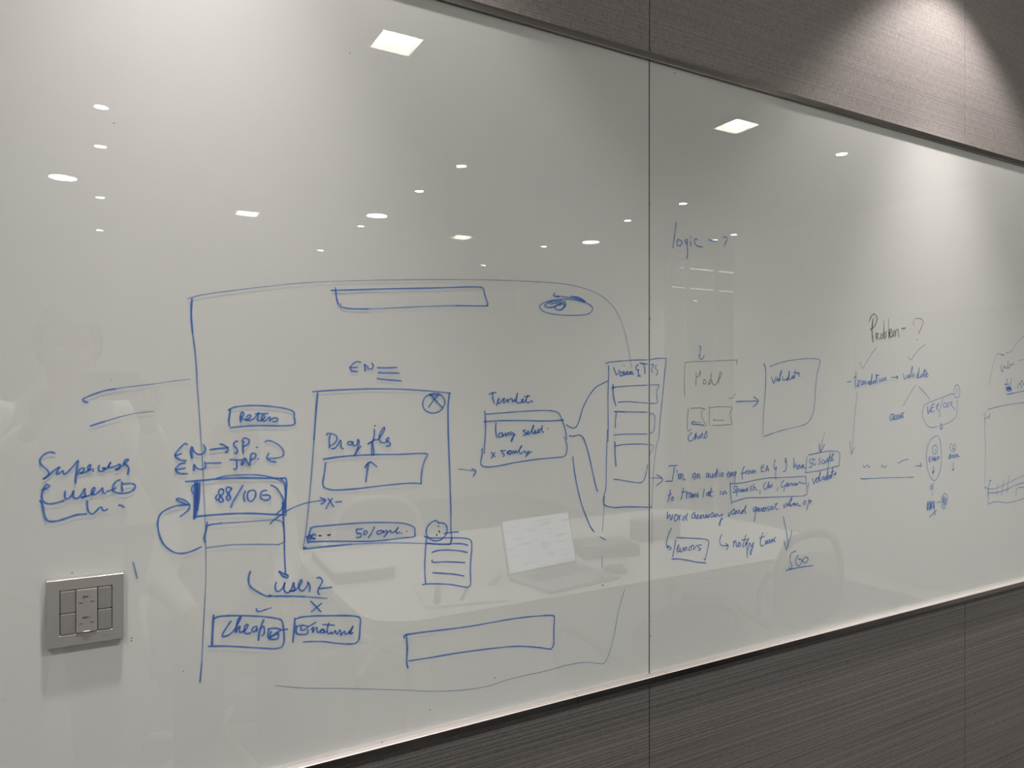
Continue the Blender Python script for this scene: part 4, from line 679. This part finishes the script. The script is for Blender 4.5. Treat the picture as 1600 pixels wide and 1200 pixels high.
# flat white box with dark front, further left on the table
wb = empty('white_case', (.885, -1.79, TZ), math.radians(3), label='flat white case lying at the left end of the conference table', cat='case')
bm = B(); box(bm, -.105, .125, -.22, .22, 0, .040, .006); obj('body', bm, mat('dark_case_side', (.10, .10, .10), .6), wb)
bm = B(); box(bm, -.112, .132, -.228, .228, .0402, .05, .003); obj('lid', bm, lam, wb)
nb = empty('notebook', (1.11, -1.215, TZ), math.radians(12), label='open white notebook at the front edge of the conference table', cat='notebook')
page = mat('paper', (.88, .87, .84), .8)
bm = B(); box(bm, -.14, .14, -.105, .105, 0, .008, .001); obj('pages', bm, page, nb)
bm = B(); box(bm, -.145, .145, -.108, .108, -.0, .0015); obj('cover', bm, mat('grey_cover', (.5, .5, .5), .7), nb)
penm = mat('dark_pen', (.05, .05, .055), .4)
def pen(x, y, z, rz, label, r=.006, L_=.135, m=penm):
    t = empty('marker_pen', (x, y, z), rz, label=label, cat='pen', group='pens on the conference table')
    bm = B(); tube(bm, [(-L_/2, 0, r), (L_*.2, 0, r)], r, 10); obj('barrel', bm, m, t)
    bm = B(); tube(bm, [(L_*.205, 0, r), (L_*.49, 0, r), (L_*.5, 0, r)], [r*1.15, r*1.15, r*.7], 10); obj('cap', bm, m, t)
pen(1.02, -1.21, TZ+.0085, math.radians(115), 'thick dark marker on the left page of the notebook', .011, .14)
pen(1.12, -1.20, TZ+.0085, math.radians(125), 'thin dark pen across the middle of the notebook')
pen(1.30, -1.31, TZ+.0002, math.radians(135), 'dark pen lying between the notebook and the laptop', .008)
bx = empty('black_box', (1.95, -1.50, TZ), math.radians(15), label='low dark box behind the laptop on the conference table', cat='box')
bm = B(); box(bm, -.13, .13, -.10, .10, 0, .045, .006); obj('body', bm, mat('dark_plastic', (.05, .05, .05), .5), bx)
bm = B(); box(bm, -.125, .125, -.095, .095, .0452, .052, .003); obj('lid', bm, mat('dark_lid', (.12, .12, .12), .4), bx)
mo = empty('computer_mouse', (1.80, -1.22, TZ), math.radians(60), label='small dark computer mouse right of the laptop', cat='mouse')
bm = B(); bmesh.ops.create_uvsphere(bm, u_segments=16, v_segments=10, radius=1)
for v in bm.verts: v.co = Vector((v.co.x*.052, v.co.y*.03, max(v.co.z, 0)*.03))
obj('shell', bm, mat('mouse_grey', (.16, .16, .16), .4), mo, smooth=True)
bm = B(); tube(bm, [(.025, -.003, .027), (.025, .003, .027)], .006, 10); obj('scroll_wheel', bm, dark_m, mo)
gb = empty('grey_case', (2.35, -1.62, TZ), 0, label='grey rectangular case at the back of the conference table', cat='case')
bm = B(); box(bm, -.12, .12, -.05, .05, 0, .10, .008); obj('body', bm, mat('grey_shell', (.35, .35, .35), .5), gb)
bm = B(); box(bm, -.05, .05, .0505, .054, .03, .06, .001); obj('front_pocket', bm, mat('grey_pocket', (.25, .25, .25), .6), gb)

# ---------------- chairs ----------------
blackp = mat('black_mesh_chair', (.03, .03, .032), .6)
meshm = mat('open_black_mesh', (.04, .04, .04), .7); meshm.node_tree.nodes['Principled BSDF'].inputs['Alpha'].default_value = .35
whitep = mat('white_chair_frame', (.8, .8, .78), .4)
greyf = mat('grey_seat_fabric', (.2, .2, .21), .9)
def chair(loc, rz, fm, sm, label, zs=.46, hb=.86):
    """swivel chair, back towards local -y"""
    t = empty('office_chair', loc, rz, label=label, cat='chair')
    bm = B(); box(bm, -.235, .235, -.22, .24, zs-.06, zs, .025, 3); obj('seat', bm, sm, t)
    bm = B()
    rim = [(.21*math.sin(a)*(1 if abs(math.sin(a)) > .2 else 1), -.25-.04*(1-abs(math.cos(a)))*0, (zs+hb)/2+.06+(hb-zs-.12)/2*math.cos(a)) for a in [2*PI*k/28 for k in range(28)]]
    rim = [(math.copysign(abs(x/.21)**.6*.215, x), y, zc) for x, y, zc in rim]
    tube(bm, rim, .014, 8, closed=True); obj('back_frame', bm, fm, t, smooth=True)
    bm = B(); vs = [bm.verts.new((x*.96, y, (zc-((zs+hb)/2+.06))*.97+(zs+hb)/2+.06)) for x, y, zc in rim]; f = bm.faces.new(vs)
    r = bmesh.ops.extrude_face_region(bm, geom=[f]); bmesh.ops.translate(bm, vec=(0, .008, 0), verts=[v for v in r['geom'] if isinstance(v, bmesh.types.BMVert)]); obj('backrest', bm, sm, t)
    for s in (-1, 1):
        bm = B(); tube(bm, [(s*.24, .15, zs-.03), (s*.27, .17, zs+.10), (s*.275, .12, zs+.19), (s*.27, 0, zs+.21), (s*.265, -.12, zs+.20), (s*.245, -.245, zs+.16)], .015, 8); obj('armrest', bm, fm, t, smooth=True)
    bm = B(); tube(bm, [(0, -.25, zs+.10), (0, -.24, zs-.03), (0, -.10, zs-.075)], .022, 8); obj('back_stem', bm, fm, t, smooth=True)
    bm = B(); cyl(bm, (0, 0, (zs-.06+.09)/2), .027, zs-.06-.09, 16); obj('gas_lift', bm, fm, t)
    for k in range(5):
        a = 2*PI*k/5; ca, sa = math.cos(a), math.sin(a)
        bm = B(); tube(bm, [(.02*ca, .02*sa, .10), (.16*ca, .16*sa, .088), (.29*ca, .29*sa, .07)], [.022, .018, .013], 8); lg = obj('leg', bm, fm, t, smooth=True)
        bm = B(); M = Matrix.Translation((.29*ca, .29*sa, .03)) @ Matrix.Rotation(a, 4, 'Z') @ Matrix.Rotation(PI/2, 4, 'X'); cyl(bm, (0, 0, 0), .03, .035, 14, M=M); obj('caster', bm, dark_m, lg)
    return t
chair((1.30, -2.62, 0), math.radians(180+20), whitep, greyf, 'office chair with a white frame behind the conference table', .46, .93)
chair((2.34, -1.0, 0), math.radians(180-6), blackp, meshm, 'black office chair by the wall at the right end of the table', .46, .925)
chair((1.70, -.93, 0), math.radians(180+4), blackp, blackp, 'black office chair by the wall near the middle of the table', .44, .775)
chair((.42, -2.02, 0), math.radians(0), whitep, greyf, 'office chair carrying the seated person at the left end of the table', .45, .88)

# ---------------- people (seen as reflections in the glass) ----------------
def skin(name, verts, edges, root, m, parent, sub=2, **k):
    """verts: dict name -> (x, y, z, r) or (x,y,z,rx,ry)"""
    ks = list(verts); me = bpy.data.meshes.new(name)
    me.from_pydata([verts[q][:3] for q in ks], [(ks.index(a), ks.index(b_)) for a, b_ in edges], [])
    o = bpy.data.objects.new(name, me); col.objects.link(o)
    md = o.modifiers.new('s', 'SKIN'); md.use_smooth_shade = True
    if not me.skin_vertices: pass
    for i, q in enumerate(ks):
        r = verts[q][3:]; r = (r[0], r[0]) if len(r) == 1 else r
        me.skin_vertices[0].data[i].radius = r; me.skin_vertices[0].data[i].use_root = (q == root)
    sb = o.modifiers.new('u', 'SUBSURF'); sb.levels = sub; sb.render_levels = sub
    bpy.context.view_layer.update()
    m2 = bpy.data.meshes.new_from_object(o.evaluated_get(bpy.context.evaluated_depsgraph_get()))
    bpy.data.objects.remove(o); bpy.data.meshes.remove(me); m2.name = name; m2.materials.clear()
    for p in m2.polygons: p.use_smooth = True
    return link(name, m2, m, parent, **k)
def blob(name, W, edges, m, parent, vox=.011):
    """cloth volume: tapered runs of ellipsoids along the edges, fused into one surface"""
    bm = B()
    def ell(c, rx, ry):
        r = bmesh.ops.create_icosphere(bm, subdivisions=2, radius=1)
        rz = min(rx, ry)
        for v in r['verts']: v.co = Vector((c[0]+v.co.x*rx, c[1]+v.co.y*ry, c[2]+v.co.z*rz))
    for a, b_ in edges:
        A, Bq = W[a], W[b_]; ra, rb = (A[3:]*2)[:2], (Bq[3:]*2)[:2]; pa, pb = Vector(A[:3]), Vector(Bq[:3]); n = max(3, int((pb-pa).length/.018))
        for i in range(n+1):
            t = i/n; ell(pa.lerp(pb, t), ra[0]*(1-t)+rb[0]*t, ra[1]*(1-t)+rb[1]*t)
    me = bpy.data.meshes.new(name); bm.to_mesh(me); bm.free()
    o = bpy.data.objects.new(name, me); col.objects.link(o)
    r = o.modifiers.new('r', 'REMESH'); r.mode = 'VOXEL'; r.voxel_size = vox; r.use_smooth_shade = True
    s = o.modifiers.new('s', 'SMOOTH'); s.factor = .6; s.iterations = 5
    # soft folds
    tx = bpy.data.textures.new(name+'_folds', 'CLOUDS'); tx.noise_scale = .07
    d = o.modifiers.new('d', 'DISPLACE'); d.texture = tx; d.strength = .012; d.mid_level = .5
    bpy.context.view_layer.update()
    m2 = bpy.data.meshes.new_from_object(o.evaluated_get(bpy.context.evaluated_depsgraph_get()))
    bpy.data.objects.remove(o); bpy.data.meshes.remove(me); m2.name = name; m2.materials.clear()
    for p in m2.polygons: p.use_smooth = True
    return link(name, m2, m, parent)
skin_m = mat('skin', (.42, .25, .17), .55); hair_m = mat('black_hair', (.012, .011, .010), .55)
shirt_m = mat('white_shirt', (.85, .84, .82), .85); vest_m = mat('grey_vest', (.42, .42, .46), .9)
trous_m = mat('dark_trousers', (.05, .055, .07), .9); shoe_m = mat('dark_shoe', (.03, .03, .03), .5)
eye_m = mat('eye_white', (.8, .8, .78), .3); lip_m = mat('lips', (.35, .14, .11), .5)
def person(base, joints, label, vest=False, hand_curl=None):
    """joints in world coordinates; body is one skinned surface"""
    t = empty('person', base, label=label, cat='person')
    o_ = Vector(base)
    J = {k: Vector(v)-o_ for k, v in joints.items()}
    V = {}; E = []
    def v(n, p, *r): V[n] = (*p, *r)
    pel, chest, neck, head = J['pelvis'], J['chest'], J['neck'], J['head']
    face = J.get('face', Vector((0, 1, 0))+o_)-o_ if 'face' in joints else Vector((0, 1, 0))
    v('pelvis', pel, .105, .075); mid_ = pel.lerp(chest, .5); v('waist', mid_, .095, .07); v('chest', chest, .12, .08)
    v('neck0', chest.lerp(neck, .75), .075, .065); v('neck', neck, .052); v('jaw', neck.lerp(head, .45), .060, .07); v('head', head, .078, .095); v('crown', head+(head-neck).normalized()*.075, .055, .07)
    E += [('pelvis', 'waist'), ('waist', 'chest'), ('chest', 'neck0'), ('neck0', 'neck'), ('neck', 'jaw'), ('jaw', 'head'), ('head', 'crown')]
    for s in 'lr':
        sh, el, wr_ = J[s+'_shoulder'], J[s+'_elbow'], J[s+'_wrist']; hip, kn, an, toe = J[s+'_hip'], J[s+'_knee'], J[s+'_ankle'], J[s+'_toe']
        v(s+'sh', sh, .042); v(s+'ua', sh.lerp(el, .5), .040); v(s+'el', el, .040); v(s+'fa', el.lerp(wr_, .45), .038); v(s+'wr', wr_, .026, .022)
        E += [('chest', s+'sh'), (s+'sh', s+'ua'), (s+'ua', s+'el'), (s+'el', s+'fa'), (s+'fa', s+'wr')]
        hd = J[s+'_hand']; palm = wr_.lerp(hd, .6); v(s+'pm', palm, .036, .016); E.append((s+'wr', s+'pm'))
        v(s+'hip', hip, .075); v(s+'th', hip.lerp(kn, .5), .068); v(s+'kn', kn, .055); v(s+'ca', kn.lerp(an, .35), .052); v(s+'an', an, .036); v(s+'to', toe, .036, .022)
        E += [('pelvis', s+'hip'), (s+'hip', s+'th'), (s+'th', s+'kn'), (s+'kn', s+'ca'), (s+'ca', s+'an'), (s+'an', s+'to')]
        ax = (hd-wr_).normalized(); side = J[s+'_across'].normalized() if s+'_across' in J else Vector((1, 0, 0)); curl = J[s+'_curl'] if s+'_curl' in J else Vector((0, 0, -1))
        side = (joints[s+'_across'] if isinstance(joints.get(s+'_across'), Vector) else Vector((1, 0, 0))).normalized()
        curl = (joints[s+'_curl'] if isinstance(joints.get(s+'_curl'), Vector) else Vector((0, 0, -1))).normalized()
        for i, (off, ln) in enumerate(((-.030, .062), (-.010, .072), (.010, .068), (.029, .054))):
            p0 = palm+ax*.032+side*off; p1 = p0+ax*ln*.45+curl*ln*.10; p2 = p1+ax*ln*.25+curl*ln*.30; p3 = p2+ax*ln*.02+curl*ln*.30
            a = '%sf%d' % (s, i)
            v(a+'0', p0, .0095); v(a+'1', p1, .0085); v(a+'2', p2, .0078); v(a+'3', p3, .0065)
            E += [(s+'pm', a+'0'), (a+'0', a+'1'), (a+'1', a+'2'), (a+'2', a+'3')]
        p0 = palm-side*.036-ax*.005; p1 = p0-side*.022+ax*.022+curl*.012; p2 = p1+ax*.024+curl*.012
        v(s+'t0', p0, .012); v(s+'t1', p1, .0105); v(s+'t2', p2, .008); E += [(s+'pm', s+'t0'), (s+'t0', s+'t1'), (s+'t1', s+'t2')]
    skin('body', V, E, 'pelvis', skin_m, t)
    # clothes: looser shells over the same joints
    def shell(name, W, edges, root, m): return blob(name, W, edges, m, t)
    def at(q): return Vector(V[q][:3])
    hem = pel+(mid_-pel)*.05
    W = {'b0': (*hem, .168, .125), 'b1': (*mid_, .158, .118), 'b2': (*chest, .172, .128), 'b3': (*(chest.lerp(neck, .60)), .098, .085), 'b4': (*chest.lerp(neck, .88), .068, .062)}
    se = [('b0', 'b1'), ('b1', 'b2'), ('b2', 'b3'), ('b3', 'b4')]
    for s in 'lr':
        W.update({s+'0': (*chest.lerp(at(s+'sh'), .55)[:2], chest.z*.4+at(s+'sh').z*.6, .09, .09), s+'1': (*at(s+'sh'), .072), s+'2': (*at(s+'ua'), .060), s+'3': (*at(s+'el'), .054), s+'4': (*at(s+'fa'), .049), s+'5': (*at(s+'fa').lerp(at(s+'wr'), .75), .041)})
        se += [('b2', s+'0'), (s+'0', s+'1'), (s+'1', s+'2'), (s+'2', s+'3'), (s+'3', s+'4'), (s+'4', s+'5')]
    shell('shirt', W, se, 'b2', shirt_m)
    if vest: shell('vest', {'b0': (*(hem-(mid_-pel)*.2), .20, .155), 'b1': (*mid_, .19, .15), 'b2': (*chest, .205, .168), 'b3': (*(chest.lerp(neck, .42)), .165, .14)}, [('b0', 'b1'), ('b1', 'b2'), ('b2', 'b3')], 'b1', vest_m)
    sit = (J['l_knee']-J['l_hip']).z > -.2
    W = {'w': (*(pel+(mid_-pel)*.35), .15, .112), 'p': (*pel, .158, .125)}; te = [('w', 'p')]
    for s in 'lr':
        W.update({s+'1': (*at(s+'hip').lerp(at(s+'th'), .25), .108), s+'2': (*at(s+'th'), .096), s+'3': (*at(s+'kn'), .078), s+'4': (*at(s+'ca'), .075), s+'5': (*(at(s+'an')+Vector((0, 0, .03))), .066)})
        te += [('p', s+'1'), (s+'1', s+'2'), (s+'2', s+'3'), (s+'3', s+'4'), (s+'4', s+'5')]
    shell('trousers', W, te, 'w', trous_m)
    for s in 'lr':
        an, toe = Vector(V[s+'an'][:3]), Vector(V[s+'to'][:3]); heel = an-(toe-an).normalized()*.03; heel.z = .042; an2 = Vector((an.x, an.y, .055)); tt = Vector((toe.x, toe.y, .036))+(toe-an).normalized()*.03
        skin('shoe', {'h': (*heel, .040, .038), 'a': (*an2, .045, .045), 't': (*tt, .044, .030)}, [('h', 'a'), ('a', 't')], 'a', shoe_m, t)
    # hair, face
    fd = (joints['look'] if 'look' in joints else Vector((0, 1, 0))).normalized(); rt = Vector((fd.y, -fd.x, 0)).normalized(); up = rt.cross(fd).normalized()
    if up.z < 0: up = -up
    bm = B(); bmesh.ops.create_icosphere(bm, subdivisions=4, radius=1)
    hc = head+up*.02
    R = Matrix((rt, fd, up)).transposed()
    dele = [v2 for v2 in bm.verts if (v2.co.y > .35 and v2.co.z < .42) or v2.co.z < -.62]
    bmesh.ops.delete(bm, geom=dele, context='VERTS')
    for v2 in bm.verts:
        n_ = 1+.025*math.sin(v2.co.x*21+v2.co.z*9)*math.sin(v2.co.y*17)
        v2.co = hc+R @ Vector((v2.co.x*.093*n_, v2.co.y*.112*n_-.004, v2.co.z*.122*n_))
    h = obj('hair', bm, hair_m, t, smooth=True); sd = h.modifiers.new('s', 'SOLIDIFY'); sd.thickness = .008
    for s in (-1, 1):
        bm = B(); bmesh.ops.create_uvsphere(bm, u_segments=14, v_segments=10, radius=.0105)
        e = obj('eye', bm, eye_m, t, loc=head+fd*.074+rt*s*.031+up*.0, smooth=True)
        bm = B(); bmesh.ops.create_uvsphere(bm, u_segments=10, v_segments=8, radius=.0065); obj('iris', bm, hair_m, e, loc=fd*.0075, smooth=True)
        bm = B(); bmesh.ops.create_uvsphere(bm, u_segments=12, v_segments=10, radius=1)
        for v2 in bm.verts: v2.co = R @ Vector((v2.co.x*.010, v2.co.y*.018, v2.co.z*.031))
        obj('ear', bm, skin_m, t, loc=head+rt*s*.080-fd*.004-up*.008, smooth=True)
        bm = B(); tube(bm, [head+fd*(.088-.006*abs(q))+rt*s*(.031+.014*q)+up*(.024-.003*abs(q)) for q in (-1, 0, 1)], .003, 6); obj('eyebrow', bm, hair_m, t, smooth=True)
    bm = B(); tube(bm, [head+fd*.085+up*.012, head+fd*.098-up*.012, head+fd*.108-up*.030, head+fd*.088-up*.037], [.008, .010, .014, .010], 10); obj('nose', bm, skin_m, t, smooth=True)
    bm = B(); tube(bm, [head+fd*.076+rt*q*.024-up*(.058+.002*abs(q)) + fd*(.010*(1-abs(q))) for q in (-1, -.5, 0, .5, 1)], [.002, .0055, .0065, .0055, .002], 8); obj('mouth', bm, lip_m, t, smooth=True)
    return t
VV = Vector
cx = Vector((0, -1.1, CAM_Z))
PH = cx+RGT*.038-FWD*.0085-VV((0, 0, .006))
rh = PH+RGT*.105-FWD*.028-VV((0, 0, .02)); lh = PH-RGT*.125-FWD*.032-VV((0, 0, .02))
person((-.10, -1.56, 0), dict(pelvis=VV((-.11, -1.60, .96)), chest=VV((-.09, -1.57, 1.30)), neck=VV((-.085, -1.56, 1.475)), head=VV((-.08, -1.535, 1.615)), look=VV((.2, 1, -.25)),
    r_shoulder=VV((.085, -1.56, 1.385)), r_elbow=VV((.20, -1.46, 1.13)), r_wrist=rh+VV((.02, -.055, -.09)), r_hand=rh, r_across=-FWD*.3-VV((0, 0, 1))*.2+RGT*-.9, r_curl=-RGT,
    l_shoulder=VV((-.27, -1.55, 1.385)), l_elbow=VV((-.36, -1.40, 1.14)), l_wrist=lh+VV((-.05, -.055, -.09)), l_hand=lh, l_across=RGT*.9-FWD*.3, l_curl=RGT,
    r_hip=VV((-.02, -1.60, .90)), r_knee=VV((.0, -1.57, .50)), r_ankle=VV((.0, -1.62, .085)), r_toe=VV((.03, -1.47, .035)),
    l_hip=VV((-.20, -1.60, .90)), l_knee=VV((-.22, -1.57, .50)), l_ankle=VV((-.23, -1.62, .085)), l_toe=VV((-.25, -1.47, .035))),
    'person in white shirt and grey vest standing and photographing the board with a phone', True)
person((.45, -1.98, 0), dict(pelvis=VV((.42, -1.99, .56)), chest=VV((.45, -1.95, .93)), neck=VV((.46, -1.93, 1.10)), head=VV((.465, -1.90, 1.235)), look=VV((.15, 1, -.1)),
    r_shoulder=VV((.64, -1.94, 1.02)), r_elbow=VV((.655, -1.86, .78)), r_wrist=VV((.60, -1.68, .70)), r_hand=VV((.56, -1.61, .67)), r_across=VV((1, .3, 0)), r_curl=VV((0, 0, -1)),
    l_shoulder=VV((.27, -1.94, 1.02)), l_elbow=VV((.20, -1.86, .78)), l_wrist=VV((.28, -1.66, .70)), l_hand=VV((.32, -1.58, .67)), l_across=VV((1, -.3, 0)), l_curl=VV((0, 0, -1)),
    r_hip=VV((.52, -1.97, .55)), r_knee=VV((.55, -1.55, .56)), r_ankle=VV((.55, -1.52, .085)), r_toe=VV((.57, -1.38, .035)),
    l_hip=VV((.33, -1.97, .55)), l_knee=VV((.29, -1.55, .56)), l_ankle=VV((.28, -1.52, .085)), l_toe=VV((.27, -1.38, .035))),
    'person in white shirt sitting at the left end of the white table', False)
# phone held just behind the lens position
ph = empty('phone', PH, -YAW, label='dark phone held up in both hands by the standing person', cat='phone')
bm = B(); box(bm, -.08, .08, -.0045, .0040, -.038, .038, .0035, 3); obj('case', bm, mat('phone_glass', (.06, .06, .07), .15), ph)
bm = B(); box(bm, -.075, .075, -.0052, -.0047, -.034, .034); obj('screen', bm, mat('phone_screen', (.02, .02, .02), .1, emit=(.7, .7, .65), es=.6), ph)
for lx, lz in ((-.045, .006), (-.045, -.018), (-.066, -.006)):
    bm = B(); M = Matrix.Translation((lx, .0046, lz)) @ Matrix.Rotation(PI/2, 4, 'X'); cyl(bm, (0, 0, 0), .009, .001, 20, M=M); obj('camera_lens', bm, dark_m, ph)
